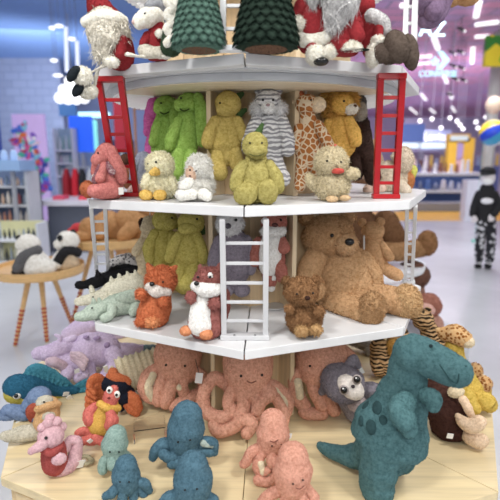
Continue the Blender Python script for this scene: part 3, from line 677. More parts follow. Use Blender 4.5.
# reindeer/mouse in Santa coat
F = Toy('reindeer_plush', 'white-faced reindeer plush in fur-trimmed red coat, sitting left of the first green tree', 'plush toy', 160, 61, z=Z1)
F.part('body', REDC, [T([(157, 28, 0, 8), (158, 42, 0, 12), (158, 52, 0, 12)])])
F.part('coat_trim', fur('#d5cebd', '#aaa08a', 120, .8), [T([(144, 50, -7, 6), (153, 54, -13, 6.5), (164, 53, -12, 6.5), (171, 49, -4, 6)])], tl=2, n=900)
h = F.part('head', CREAM, [T([(154, 16, -2, 10), (147, 18, -6, 9.5), (139, 22, -10, 6.5)])], tl=1.5)
F.eye(145, 14, -14.5, 1.5); F.eye(137, 14, -10, 1.2); F.part('nose', fur('#caa9a0'), [E(133.5, 22, -13, 2, 2)], noise_=0)
F.part('hat', fur('#8d9096', '#65686f', 90, .6), [T([(160, 12, 2, 8), (156, 5, -3, 7.5), (150, 7, -6, 5)])], tl=1.5); F.part('ear', GREYW, [T([(160, 10, 0, 4), (167, 6, 0, 3)], .5)])
F.part('ear', GREYW, [T([(144, 9, 4, 3), (139, 5, 4, 2.5)], .5)])
F.part('arm', REDC, [T([(163, 32, -6, 5), (160, 36, -14, 4.5)])]); F.part('cuff', CREAM, [E(160, 34, -18, 4.5, 4)], tl=1.5)
F.part('arm', REDC, [T([(148, 36, -4, 4.5), (143, 44, -8, 4)])])
F.part('leg', CREAM, [T([(148, 57, -10, 4), (138, 59, -14, 3.5), (128, 56, -18, 3)])]); F.part('leg', CREAM, [T([(163, 57, -8, 5), (166, 59, -16, 5)])])
F = Toy('gnome_plush', 'cream gnome plush with long plaited beard, squeezed left of the first green tree', 'plush toy', 174, 55, z=Z1-0, group=None)
F.part('body', fur('#31452f', '#1f2f20', 100, .7), [T([(172, 30, 12, 9), (171, 46, 12, 11)])], tl=2)
F.part('plait', CREAM, [T([(170+3*(-1)**k, -6+k*7, 2, 4.5) for k in range(8)]), T([(177, -8, 3, 6), (176, 12, 4, 5), (178, 30, 5, 3)])], tl=2, n=900)
F.part('scarf', fur('#6d7785', None, 120), [T([(168, 20, 6, 4), (172, 30, 4, 4)])])
# quilted fir trees
def tree(px, py, R, H, col, label, d0=0):
    F = Toy('fir_tree_plush', label, 'plush toy', px, py, z=Z1); s = F.s; mb = MB(); rows = 18; prof = []
    HH = H*s; RR = R*s
    for i in range(rows):
        f0 = i/rows; f1 = (i+1)/rows
        for t in (0, .5, .98):
            f = f0+(f1-f0)*t; r = RR*(1-f)**.8*(1.0-.14*t)*(min(1, .82+f*2.2)); prof.append((r+.002, f*HH+.004))
    def fn(a, z):
        i = int(z/HH*rows); return 1+.045*abs(sin(a*8+(pi/2)*(i % 2)))
    prof = [(RR*.7, 0, .0005)]+[(r, z, z) for r, z in prof]+[(.003, HH, HH*1.01)]; seg = 96; vs = []; fs = []; ns = 9
    for i, (r, z0, z) in enumerate(prof):
        row = int(max(0, z-.004)/HH*rows+1e-4); ph = (i-1) % 3
        for j in range(seg):
            a = 2*pi*j/seg; sc_ = abs(sin(a*ns+(pi/2)*(row % 2))); k = (1+.10*sc_*(1-ph*.45)) if 0 < i < len(prof)-1 else 1
            vs.append((r*k*cos(a), r*k*sin(a), max(.0005, z-(HH/rows*.95*sc_*(1-ph*.45) if 1 < i < len(prof)-1 else 0))))
    for i in range(len(prof)-1):
        for j in range(seg): q_ = i*seg+j; w_ = i*seg+(j+1) % seg; fs.append((q_, w_, w_+seg, q_+seg))
    fs.append(tuple(range(seg))[::-1]); mb.add(vs, fs)
    mesh_obj('quilted_body', mb, col, F.root, smooth=True, disp=(.0012, 60), tuft=(5000, .0035, .0009, .5, .5))
    m2 = MB(); m2.lathe((0, 0, 0), [(RR*.62, 0), (RR*.62, .012)], 30); mesh_obj('base_disc', m2, fur('#6b4a35', None, 100), F.root)
tree(199, 51, 28, 112, fur('#47695c', '#2c483d', 80, .5, sheen=.9), 'blue-green quilted fir tree plush left of the topmost white ladder')
tree(266, 50, 34, 124, fur('#1f3328', '#121f18', 80, .5, sheen=.3), 'dark green quilted fir tree plush behind the topmost white ladder')
# santa plush 1
F = Toy('santa_plush', 'santa plush with white coat hem and black shoe, directly right of the dark fir tree', 'plush toy', 312, 57, z=Z1-.0); F.ground = False
F.part('body', REDC, [T([(313, 5, 0, 13), (312, 22, 0, 17), (313, 36, 0, 18)])])
F.part('coat_trim', CREAM, [T([(295, 33, -6, 6), (303, 40, -13, 6.5), (314, 41, -17, 6), (325, 38, -14, 6.5), (332, 31, -6, 5.5)])], tl=2.5, n=1500)
F.part('arm', REDC, [T([(302, 6, -8, 7), (296, 16, -10, 6)])]); F.part('cuff', CREAM, [E(298, 24, -12, 8, 8)], tl=2.5, n=700)
F.part('arm', REDC, [T([(324, 18, -8, 6), (334, 30, -13, 5)])])
F.part('leg', REDC, [T([(310, 42, -12, 6.5), (314, 50, -20, 6)])]); F.part('cuff', CREAM, [E(316, 55, -22, 9, 9)], tl=2.5, n=900)
F.part('shoe', BLACK, [E(321, 61.5, -25, 7.5, 4, 7)], noise_=0)
F.part('leg', REDC, [T([(324, 40, -8, 5), (329, 48, -14, 5)])]); F.part('cuff', CREAM, [E(330, 51, -14, 7, 7)], tl=2, n=500)
F.part('beard', GREYW, [T([(314, -14, -12, 14), (314, -6, -14, 11), (313, 1, -15, 5)])], tl=9, n=1400, grav=1.4)
# santa 2
F = Toy('santa_plush', 'santa plush with a big wild grey beard and dark mitten, left of the moose', 'plush toy', 345, 55, z=Z1)
F.part('body', REDC, [T([(345, 12, 4, 14), (345, 30, 2, 18), (343, 44, 0, 18)])])
F.part('beard', GREYW, [T([(342, -16, -14, 18), (340, 2, -16, 18), (336, 16, -16, 12)])], tl=15, n=2200, grav=1.0, jit=.7, w=.7)
F.part('arm', REDC, [T([(352, 24, -8, 8), (358, 36, -16, 7)])]); F.part('cuff', CREAM, [E(352, 50, -17, 9, 8)], tl=2.5, n=800)
F.part('leg', REDC, [T([(340, 42, -8, 8), (347, 48, -14, 7)])])
F.part('mitten', fur('#16241e', None, 100), [E(362, 54, -17, 7, 5)])
# moose
F = Toy('moose_plush', 'moose plush in red coat stretching two round brown boots over the right shelf end', 'plush toy', 384, 60, z=Z1); F.ground = False
F.part('body', REDC, [T([(372, 22, 10, 12), (374, 36, 8, 13), (374, 48, 4, 12)])])
F.part('mane', GREYW, [T([(372, 16, 0, 7), (382, 22, 0, 7), (386, 30, 0, 5)])], tl=7, n=1100, grav=.6)
F.part('hat', REDC, [T([(366, 6, 8, 9), (360, 0, 8, 8)])])
F.part('arm', REDC, [T([(378, 30, -4, 5), (378, 42, -8, 5)])]); F.part('cuff', CREAM, [E(378, 41, -10, 7, 5)], tl=2)
MO = fur('#57493f', '#3c322b', 110, .5)
F.part('leg_cuff', CREAM, [E(373, 55, -12, 6, 11)], tl=2.5, n=700)
F.part('leg', MO, [T([(378, 54, -12, 9.5), (388, 52, -15, 9)])]); F.part('leg', MO, [T([(388, 56, -6, 8), (400, 54, -8, 8)])])
F.part('boot', MO, [E(397, 47, -17, 11.5, 16, 11, 25)], label='near round brown boot'); F.part('boot', MO, [E(410, 52, -10, 8, 17, 10, 12)], label='far round brown boot')
# dangling plush above, hanging from tier edge
F = Toy('octopus_plush', 'dusty purple octopus plush dangling its curled arms at the upper right', 'plush toy', 431, 12, y=-.38)
PUR = fur('#7a6180', '#5c4763', 90, .8); F.ground = False
F.part('body', PUR, [E(420, -50, 0, 22, 28)]); 
for c in ([(414, -30, 0, 9), (414, -4, -6, 9), (424, 6, -8, 9)], [(430, -30, 0, 9), (436, -5, -8, 9), (434, 10, -10, 10)], [(442, -30, 4, 8), (446, -8, 0, 8), (436, 16, 0, 9), (426, 20, -2, 8)], [(420, -30, 0, 8), (420, 0, -12, 8), (430, -2, -14, 7)]):
    F.part('tentacle', PUR, [T(c)], tl=1, n=300)
F.part('hanging_cord', plain('#dddddd'), [T([(420, -76, 0, .5), (420, -96, 0, .5)])], noise_=0)
F = Toy('bear_plush', 'tan bear plush of which only the round feet hang into view at the top right', 'plush toy', 462, 0, y=-.25); F.ground = False
F.part('body', BRN, [E(455, -45, 0, 24, 34)]); F.part('foot', BRN, [E(468, -3, -6, 12, 8)]); F.part('foot', BRN, [E(452, -2, -6, 9, 8)])
F.part('head', BRN, [E(455, -88, 0, 18, 16)]); F.part('hanging_cord', plain('#dddddd'), [T([(455, -104, 0, .5), (455, -125, 0, .5)])], noise_=0)
# ------------------------------------------------------------------ middle shelf (Z2)
F = Toy('bunny_plush', 'coral pink bunny plush with striped scarf, sitting at the left end of the middle shelf', 'plush toy', 107, 199, z=Z2)
CO = fur('#c9736c', '#a5534f', 110, .5)
F.part('body', CO, [T([(108, 162, 0, 9), (110, 176, 0, 13), (110, 188, 0, 13)])])
F.part('head', CO, [E(107, 154, -2, 10.5, 10.5), T([(104, 156, -4, 8), (98, 160, -8, 6.5)])])
for e in ([(111, 150, -11, 4.5), (115, 160, -13, 6), (120, 172, -13, 6.5), (122, 179, -12, 5)], [(107, 147, 8, 4), (98, 160, 8, 5), (96, 172, 6, 5)]): F.part('ear', CO, [T(e, .55)])
F.eye(98, 153, -14, .9); F.part('nose', fur('#8a4640'), [E(93, 159, -11, 1.3, 1)], noise_=0)
F.part('arm', CO, [T([(104, 166, -10, 5), (100, 178, -14, 5)])])
F.part('leg', CO, [T([(112, 190, -10, 8), (101, 191, -17, 7.5), (94, 191, -21, 6.5)])]); F.part('leg', CO, [T([(112, 188, 8, 7), (100, 190, 6, 6)])])
F.part('scarf', fur('#7c4450', '#d9c9c4', 70, .3), [T([(101, 165, -12, 3), (99, 172, -14, 4), (96, 180, -14, 4)], .4), T([(108, 164, -13, 3), (112, 172, -17, 3.5)], .4)])
F.tagc(121, 191, -14, 5, 7, 0)
F = Toy('stuffed_egg', 'rust-brown curly round plush with cream belly held at the coral bunny\'s feet', 'plush toy', 90, 199, z=Z2)
F.part('body', RUST, [E(88, 189, -12, 7.5, 8)], tl=1.5); F.part('belly', CREAM, [E(96, 180, -14, 4, 7, 3)])
F = Toy('brown_plush', 'plain brown round plush half hidden behind the left red ladder', 'plush toy', 129, 194, z=Z2)
F.part('body', fur('#8f5530', None, 100), [E(129, 177, 10, 8.5, 12.5)]); F.part('head', fur('#5a3524'), [E(126, 160, 12, 6, 6)])
F = Toy('bunny_plush', 'grey-blue bunny plush with pale feet slumped behind the cream chick', 'plush toy', 138, 194, z=Z2)
GB = fur('#9297aa', '#757a8e', 110, .5)
F.part('body', GB, [T([(144, 160, 12, 9), (141, 175, 12, 11), (140, 186, 12, 10)])]); F.part('ear', GB, [T([(139, 160, 6, 4), (134, 168, 4, 4.5), (133, 178, 2, 4)], .6)])
F.part('ear', GB, [T([(150, 156, 12, 4), (152, 166, 10, 4)], .6)]); F.part('foot', fur('#c9a6a0', None, 110), [E(137, 190, 2, 9, 6)])
# chick
CY = fur('#e6dfba', '#c4bb8c', 110, .6); YEL = fur('#dcb23c', '#b48a22', 110, .4)
F = Toy('chick_plush', 'cream yellow chick plush with orange beak, between grey-blue bunny and white lamb', 'plush toy', 158, 199, z=Z2)
F.part('body', CY, [E(160, 185, 0, 16, 14, 14)], tl=3, w=.45, jit=.7); F.part('head', CY, [E(160, 165, -3, 13.5, 13)], tl=3, w=.45, jit=.7)
F.part('beak', YEL, [T([(157, 171, -14, 4.5), (152, 173, -20, 3)], .7)], noise_=.2); F.eye(156, 162, -16, 1.2); F.eye(148, 164, -10, 1)
F.part('wing', CY, [E(172, 184, -6, 5, 10, 6, 12)], tl=2); F.part('wing', CY, [E(147, 182, -6, 5, 9, 6, -15)], tl=2)
F.part('foot', YEL, [E(146, 195, -14, 6.5, 5)]); F.part('foot', YEL, [E(160, 195, -17, 6.5, 5)])
# lamb
F = Toy('lamb_plush', 'fluffy white lamb plush with beige face beside the cream chick', 'plush toy', 193, 201, z=Z2)
WF = fur('#e4e2da', '#bdbab0', 120, .7)
F.part('body', WF, [E(197, 186, 0, 17, 14, 13)], tl=4, w=.5, jit=.8, n=1800); F.part('head', WF, [E(199, 168, -2, 12.5, 13)], tl=3.5, w=.5, jit=.8, n=1300)
F.part('face', fur('#cfa98c', None, 110, .3), [E(192, 173, -9, 6, 8, 6)]); F.eye(190, 170, -14.5, 1); F.eye(196, 171, -15, 1)
F.part('ear', WF, [T([(208, 168, -6, 3), (211, 176, -6, 3)])]); F.part('nose', fur('#6a4a42'), [E(190, 176, -14.5, 1.2, .9)], noise_=0)
F.part('leg', WF, [T([(192, 194, -12, 6), (181, 195, -16, 5.5)])], tl=2); F.part('leg', WF, [T([(203, 194, -12, 6), (207, 196, -18, 5.5)])], tl=2)
F.part('arm', WF, [T([(190, 182, -11, 5), (184, 186, -15, 5)])], tl=2)
# hanging ones
def cord(F, x, y, d=0, L=9): F.part('hanging_loop', plain('#e6e6e6'), [T([(x, y, d, .45), (x, y-L, d, .45)])], noise_=0)
F = Toy('bunny_plush', 'magenta pink bunny plush hanging behind the two lime green bunnies', 'plush toy', 155, 190, y=-.20); F.ground = False
PK = fur('#d85fb0', '#b03f8c', 110, .4); F.part('body', PK, [T([(157, 125, 0, 7), (154, 150, 0, 9), (153, 165, 0, 8)])]); F.part('head', PK, [E(155, 108, -3, 8, 10)])
F.part('ear', PK, [T([(152, 103, -4, 4), (149, 118, -3, 5), (148, 132, -2, 4)], .6)]); F.part('leg', PK, [T([(152, 165, 0, 5), (150, 180, 0, 5)])]); cord(F, 156, 98)
def bunny(label, hx, hy, ears, body, arms, legs, m, y, eyes, snout, grp):
    F = Toy('bunny_plush', label, 'plush toy', hx, 190, y=y, group=grp); F.ground = False
    F.part('body', m, [T(body, .8)]); h = F.part('head', m, [E(hx, hy, -2, 11.5, 9.5, 10), T([(hx, hy+1, -4, 8.5), (snout[0], snout[1], -9, 6)])])
    for e in ears: F.part('ear', m, [T(e, .5)])
    for a in arms: F.part('arm', m, [T(a)])
    for l in legs: F.part('leg', m, [T(l)])
    for e in eyes: F.eye(*e)
    cord(F, hx, hy-9); F.part('mouth', fur('#2c3d18'), [T([(snout[0], snout[1]+4, -15, .5), (snout[0]+4, snout[1]+6, -14, .6), (snout[0]+9, snout[1]+4, -12, .5)])], noise_=0); return F
bunny('lime green bunny plush hanging, the left and rear one, partly covered by its neighbour', 166, 106, [[(172, 102, -8, 4.5), (176, 118, -9, 6.5), (176, 134, -9, 6.5), (173, 146, -8, 4.5)]], [(166, 116, 2, 9), (163, 135, 2, 12), (164, 152, 2, 12), (165, 160, 2, 9)], [[(158, 125, -4, 4.5), (154, 142, -5, 5)]], [[(160, 158, -2, 6.5), (161, 172, -6, 6), (159, 181, -9, 7)]], LIME, -.245, [(161, 103, -14.5, .9)], (160, 108), None)
bunny('lime green bunny plush hanging, the right and front one, beside the wooden divider', 189, 103, [[(198, 98, -9, 5), (202, 112, -10, 7), (203, 128, -10, 7.5), (202, 142, -9, 5)]], [(188, 114, 0, 9), (186, 130, 0, 13), (184, 147, 0, 13.5), (185, 156, 0, 10)], [[(178, 122, -7, 5), (171, 138, -9, 6), (170, 146, -9, 5)]], [[(179, 154, -5, 7.5), (178, 166, -8, 6.5), (176, 174, -12, 7.5)], [(190, 155, -5, 7.5), (189, 166, -10, 7)]], LIME, -.315, [(181, 98, -15, 1)], (180, 105), None)
# yellow dragon hanging
YD = fur('#bda545', '#957d24', 100, .5)
F = Toy('dragon_plush', 'mustard yellow dragon plush hanging from a hook, above and behind the sitting green one', 'plush toy', 226, 190, y=-.385); F.ground = False
F.part('body', YD, [T([(226, 116, 0, 9), (225, 130, 0, 15), (224, 144, 0, 17.5), (225, 153, 0, 13)], .75)]); F.part('head', YD, [E(228, 104, -2, 12.5, 12), E(225, 109, -8, 9, 7)])
for x, y, r in ((240, 95, -30), (243, 111, -10)): F.part('spike', DGREEN, [T([(x-4, y+3, 2, 4), (x+2, y-1, 2, 2.2)], .6)])
F.part('arm', YD, [T([(215, 122, -5, 6), (209, 135, -8, 6.5), (208, 143, -8, 6)])]); F.part('arm', YD, [T([(237, 122, -2, 6), (242, 136, -4, 6.5)])])
F.part('leg', YD, [T([(219, 152, -4, 7), (218, 162, -5, 7), (219, 172, -9, 8.5)])]); F.part('leg', YD, [T([(234, 152, -4, 7), (237, 164, -5, 7)])])
F.eye(220, 103, -12.5, 1); F.eye(233, 103, -12, 1); cord(F, 232, 94, 2, 8)
# white tiger
WT = fur('#e0e0e2', '#c8c8cc', 110, .5, 'stripe', '#9a9a9f')
F = Toy('tiger_plush', 'white tiger plush with grey stripes hanging from a hook in the front bin', 'plush toy', 269, 190, y=-.385); F.ground = False
F.part('body', WT, [T([(269, 114, 0, 10), (270, 130, 0, 16), (269, 148, 0, 17), (267, 160, 0, 13)], .75)]); F.part('head', WT, [E(268, 101, -2, 12.5, 12.5)])
F.part('ruff', fur('#dedee0', None, 110), [E(258, 109, -4, 6, 7), E(279, 109, -4, 6, 7)], tl=5, n=700, jit=.6); F.part('muzzle', fur('#e4e4e4'), [E(268, 108, -12, 7, 5.5, 5)], tl=1.5)
F.part('ear', WT, [E(259, 91, 0, 4, 4, 2)]); F.part('ear', WT, [E(278, 91, 0, 4, 4, 2)]); F.eye(263, 100, -13.5, 1.2); F.eye(273, 100, -13.5, 1.2); F.part('nose', fur('#a88a8c'), [E(268, 105, -17, 2, 1.4)], noise_=0)
F.part('arm', WT, [T([(257, 122, -5, 6.5), (250, 138, -8, 7), (248, 148, -9, 6.5)])]); F.part('arm', WT, [T([(282, 122, -5, 6.5), (287, 138, -7, 7), (288, 150, -8, 6.5)])])
F.part('leg', WT, [T([(262, 158, -3, 7), (258, 174, -4, 7)])]); F.part('leg', WT, [T([(275, 158, -3, 7), (279, 170, -4, 7), (282, 178, -8, 8.5)])]); cord(F, 268, 90, 2, 7)
# giraffe
GI = fur('#a8622c', '#7d431a', 110, .5, 'patch', '#a8622c')
def gir():
    m = fur('#e2cfae', '#cdb48c', 110, .5)
    k = ('gir',)
    if k in MC: return MC[k]
    mm, nt, b = nodes('giraffe_plush'); co = coords(nt); v = nt.nodes.new('ShaderNodeTexVoronoi'); v.feature = 'DISTANCE_TO_EDGE'; v.inputs['Scale'].default_value = 48
    nt.links.new(co, v.inputs['Vector']); r = ramp(nt, v.outputs['Distance'], [(.07, lin('#e0cdb0')), (.13, lin('#b06e38'))]); nt.links.new(r.outputs['Color'], b.inputs['Base Color'])
    b.inputs['Roughness'].default_value = .95; bp = nt.nodes.new('ShaderNodeBump'); bp.inputs['Strength'].default_value = .5; bp.inputs['Distance'].default_value = .005
    n = noisen(nt, co, 180); nt.links.new(n.outputs['Fac'], bp.inputs['Height']); nt.links.new(bp.outputs['Normal'], b.inputs['Normal']); MC[k] = mm; return mm
G = gir()
F = Toy('giraffe_plush', 'brown patched giraffe plush hanging in the right bin behind the curly chick', 'plush toy', 309, 190, y=-.375); F.ground = False
F.part('body', G, [T([(307, 110, 0, 7), (308, 122, 0, 8.5), (309, 138, 0, 12), (309, 152, 0, 14), (309, 160, 0, 11)], .8)]); F.part('head', G, [E(307, 104, -2, 11, 9.5, 9)])
F.part('muzzle', fur('#e0c8a4', None, 110, .4), [E(318, 105, -5, 7.5, 7.5, 7)]); F.part('horn', RUST, [T([(303, 97, 0, 2), (301, 93, 0, 2.2)])]); F.part('ear', G, [T([(299, 101, 0, 3), (294, 102, 0, 2)], .5)])
F.eye(311, 100, -10, 1); F.part('arm', G, [T([(318, 125, -6, 5), (325, 138, -10, 5.5), (330, 147, -12, 5)])]); F.part('arm', G, [T([(299, 128, -4, 5), (296, 146, -7, 5)])])
F.part('leg', G, [T([(303, 158, -3, 7), (302, 172, -5, 6.5), (300, 186, -8, 6)])]); F.part('leg', G, [T([(316, 158, 0, 7), (317, 175, 0, 6.5)])]); cord(F, 306, 95)
# lion
F = Toy('lion_plush', 'golden yellow lion plush with shaggy mane hanging right of the giraffe', 'plush toy', 340, 190, y=-.315); F.ground = False
F.part('body', GOLD, [T([(338, 116, 0, 10), (340, 130, 0, 15), (339, 146, 0, 16), (338, 156, 0, 11)], .8)])
F.part('mane', fur('#d9a32c', '#a87616', 100, .6), [E(339, 102, 1, 16, 15.5, 12)], tl=6, n=2200, jit=.6, grav=.2, w=.7); F.part('face', GOLD, [E(342, 104, -9, 11, 10, 8)])
F.part('muzzle', fur('#e4ddcc'), [E(351, 109, -12, 6.5, 5, 6)], tl=1.5); F.part('nose', fur('#5a3a2a'), [E(355, 106, -16, 1.8, 1.5)], noise_=0); F.eye(344, 101, -17, 1.1)
F.part('ear', GOLD, [E(327, 89, -2, 4.5, 4.5, 3)]); F.part('ear', GOLD, [E(348, 88, -2, 4.5, 4.5, 3)])
F.part('arm', GOLD, [T([(349, 122, -7, 6), (354, 134, -10, 7), (355, 141, -10, 6)])]); F.part('arm', GOLD, [T([(328, 124, -4, 5), (326, 140, -6, 6)])]); F.part('leg', GOLD, [T([(333, 155, -2, 7), (332, 172, -4, 7)])]); cord(F, 341, 87)
# dark monkey
F = Toy('monkey_plush', 'dark brown monkey plush with pale grey face hanging behind the lion', 'plush toy', 362, 190, y=-.235); F.ground = False
F.part('body', DBRN, [T([(357, 120, 0, 10), (359, 135, 0, 12), (361, 150, 0, 12)])]); F.part('head', fur('#4a4340', None, 100, .6), [E(355, 104, 0, 11, 12)])
F.part('muzzle', fur('#a59c8c'), [E(360, 112, -9, 7, 9, 6)], tl=1.5); F.part('arm', DBRN, [T([(364, 124, -5, 5.5), (363, 138, -9, 6), (354, 146, -12, 5)])])
F.part('leg', DBRN, [T([(364, 150, -3, 8.5), (370, 166, -5, 8.5), (373, 177, -8, 8)])]); F.part('leg', DBRN, [T([(356, 152, -3, 8), (356, 172, -5, 8)])]); F.eye(360, 103, -10, 1); cord(F, 355, 92)
F.part('foot', TAN, [E(352, 173, -10, 6, 5)])
# sitting green dragon
GD = fur('#a69a46', '#7a6f26', 100, .5)
F = Toy('dragon_plush', 'olive green dragon plush sitting at the front edge of the middle shelf', 'plush toy', 256, 203, z=Z2)
F.part('body', GD, [T([(256, 160, 2, 11), (257, 174, 0, 16), (256, 188, 0, 19)], .85)]); F.part('head', GD, [E(255, 145, -2, 12.5, 12.5, 11), E(257, 151, -10, 10.5, 7.5, 7)])
F.part('spike', DGREEN, [T([(258, 133, 2, 4), (262, 125, 2, 2)], .6)]); F.eye(250, 143, -13, 1); F.eye(262, 143, -13, 1)
F.part('mouth', fur('#5a5a20'), [T([(249, 154, -17, .5), (257, 156, -18.2, .6), (265, 153, -16.5, .5)])], noise_=0)
F.part('arm', GD, [T([(244, 166, -4, 6), (238, 177, -7, 7), (236, 186, -9, 6.5)])]); F.part('arm', GD, [T([(269, 166, -4, 6), (276, 177, -7, 7), (278, 187, -9, 6.5)])])
F.part('leg', GD, [T([(246, 190, -6, 9), (243, 194, -16, 9)])]); F.part('foot', GD, [E(246, 194, -22, 12, 10, 6, 25)]); F.part('leg', GD, [T([(264, 188, -6, 9), (267, 192, -14, 9)])]); F.part('foot', GD, [E(268, 192, -20, 10, 12, 6, -5)])
# curly chick
F = Toy('chick_plush', 'curly beige chick plush with red beak and comb, in front of the giraffe', 'plush toy', 332, 201, z=Z2)
CB = fur('#d6c7a0', '#a08c66', 130, .8)
F.part('body', CB, [E(332, 185, 0, 17, 15.5, 15)], tl=3.4, w=.45, n=2200, jit=.9); F.part('head', CB, [E(331, 162, -2, 16, 15, 15)], tl=3.4, w=.45, n=2000, jit=.9)
F.part('beak', fur('#c03a2a'), [T([(334, 171, -15, 2.5), (338, 171, -19, 2.8), (342, 171, -15, 2.3)])], noise_=0); F.part('comb', fur('#c8402c'), [T([(331, 147, -4, 1.8), (335, 146, -4, 2)])], noise_=0)
F.eye(327, 161, -17, 1.1); F.eye(341, 162, -14, 1.1)
F.part('wing', CB, [E(312, 182, -4, 5, 9, 6, 30)], tl=2.4, n=500, jit=.9); F.part('wing', CB, [E(352, 174, -6, 7.5, 5.5, 5, 12)], tl=2.4, n=500, jit=.9)
F.part('foot', fur('#c9a878'), [E(332, 199, -15, 6, 3)]); F.part('foot', fur('#c9a878'), [E(345, 198, -13, 5.5, 3)])
# cream sheep behind right ladder
F = Toy('sheep_plush', 'cream curly sheep plush lying behind the right red ladder', 'plush toy', 392, 192, z=Z2)
CS = fur('#dccbb4', '#b9a48a', 120, .7)
F.part('body', CS, [E(389, 178, 6, 17, 17, 13)], tl=2.2, n=1500); F.part('head', CS, [E(403, 160, 2, 9.5, 13)], tl=2.2, n=900); F.part('leg', fur('#d9b8a4'), [T([(380, 188, -6, 6), (368, 190, -12, 5)])])
F.part('leg', CS, [T([(400, 186, -2, 7), (405, 191, -8, 6)])], tl=2); F.part('ear', CS, [T([(397, 152, 2, 3), (393, 157, 0, 3)])])
F = Toy('bird_plush', 'small orange and yellow plush peeking out right of the cream sheep', 'plush toy', 412, 190, z=Z2)
F.part('body', fur('#b9702c', '#7d4418', 60, .5), [E(409, 181, 4, 5.5, 9)]); F.part('wing', fur('#c9c83a'), [E(413, 172, 8, 4, 7)]); F.part('head', fur('#b9702c'), [E(408, 170, 5, 4, 4)])
F = Toy('bear_plush', 'light brown plush slumped between the dark monkey and the right red ladder', 'plush toy', 372, 186, z=Z2)
F.part('body', fur('#a88468', None, 100), [E(371, 165, 34, 13, 18)]); F.part('head', fur('#a88468', None, 100), [E(372, 148, 34, 9, 9)])
# ------------------------------------------------------------------ bottom shelf (Z3)
def dino(label, x, body, head, arms, legs, eyes, y, m=OLIVE):
    F = Toy('dragon_plush', label, 'plush toy', x, 300, y=y); F.ground = False
    F.part('body', m, [T(body, .8)]); F.part('head', m, head)
    for a in arms: F.part('arm', m, [T(a)])
    for l in legs: F.part('leg', m, [T(l)])
    for e in eyes: F.eye(*e)
    return F
YL = fur('#b5a83f', '#8f8226', 105, .5)
F = dino('mustard green dragon plush hanging, the left and rear one above the orange fox', 163, [(164, 228, 0, 8), (163, 242, 0, 13), (163, 256, 0, 13), (164, 264, 0, 10)], [E(165, 220, -2, 12, 11), E(170, 223, -8, 9, 6)], [[(155, 234, -4, 5), (149, 248, -6, 6), (150, 259, -6, 5)], [(172, 236, -4, 5), (170, 250, -7, 5)]], [[(160, 262, -2, 6.5), (161, 272, -4, 6.5)], [(168, 262, -2, 6), (170, 275, -4, 6)]], [(172, 218, -12, 1)], -.25, YL)
F.part('spike', DGREEN, [T([(177, 225, 2, 3), (180, 229, 2, 2)], .6)]); cord(F, 165, 210, 0, 6)
F = dino('mustard green dragon plush hanging, the right and front one beside the divider', 188, [(188, 230, 0, 8), (187, 243, 0, 14), (186, 256, 0, 16), (186, 265, 0, 12)], [E(191, 223, -2, 13, 11), E(188, 228, -9, 10, 6.5)], [[(179, 236, -5, 5), (173, 248, -8, 6), (170, 258, -8, 5)], [(196, 236, -5, 5.5), (202, 250, -7, 5.5), (203, 259, -7, 5)]], [[(179, 264, -3, 7), (177, 274, -6, 7), (176, 282, -10, 8.5)], [(192, 264, -4, 6.5), (190, 275, -6, 7), (184, 285, -11, 9)]], [(197, 219, -12, 1.1)], -.335, YL)
F.part('spike', DGREEN, [T([(201, 228, 2, 4), (203, 233, 2, 2.5)], .6)]); cord(F, 191, 212, 0, 6)
F = Toy('puppy_plush', 'cream and brown puppy plush hanging left of the mustard dragons', 'plush toy', 148, 290, y=-.10); F.ground = False
F.part('body', TAN, [T([(149, 236, 0, 8), (147, 255, 0, 11), (148, 268, 0, 9)])]); F.part('head', TAN, [E(150, 226, -2, 10, 10)]); F.part('ear', DBRN, [E(158, 228, -8, 4, 8, 3)]); F.part('ear', DBRN, [E(142, 224, -4, 3, 6, 3)])
F.part('arm', TAN, [T([(142, 242, -5, 4.5), (136, 252, -8, 4.5)])]); F.part('leg', TAN, [T([(144, 266, -4, 5), (142, 276, -6, 5)])]); F.part('leg', TAN, [T([(152, 266, -4, 5), (152, 276, -6, 5)])]); cord(F, 150, 216)
# grey penguin-like bunny
PG = fur('#8b8290', '#6d6472', 110, .5)
F = Toy('puffin_plush', 'mauve grey plush with fluffy white face hanging behind the white ladder', 'plush toy', 232, 300, y=-.375); F.ground = False
F.part('body', PG, [T([(231, 232, 0, 11), (233, 248, 0, 19), (233, 266, 0, 20), (232, 280, 0, 14)], .75)]); F.part('head', fur('#dddcdc', '#b9b8ba', 120, .6), [E(230, 224, -3, 13.5, 12)], tl=2.5, n=900)
F.eye(222, 221, -14, 1.6); F.eye(236, 220, -14, 1.6); F.part('beak', fur('#5b5560'), [E(228, 226, -16, 3, 2.5)], noise_=.1)
F.part('wing', PG, [T([(219, 240, -4, 5), (214, 258, -8, 6), (214, 270, -8, 5)], .6)]); F.part('wing', PG, [T([(247, 240, -4, 5), (252, 258, -8, 6), (251, 270, -8, 5)], .6)]); F.part('foot', PG, [E(226, 290, -6, 8, 7)]); F.part('foot', PG, [E(242, 290, -6, 8, 7)]); cord(F, 231, 212)
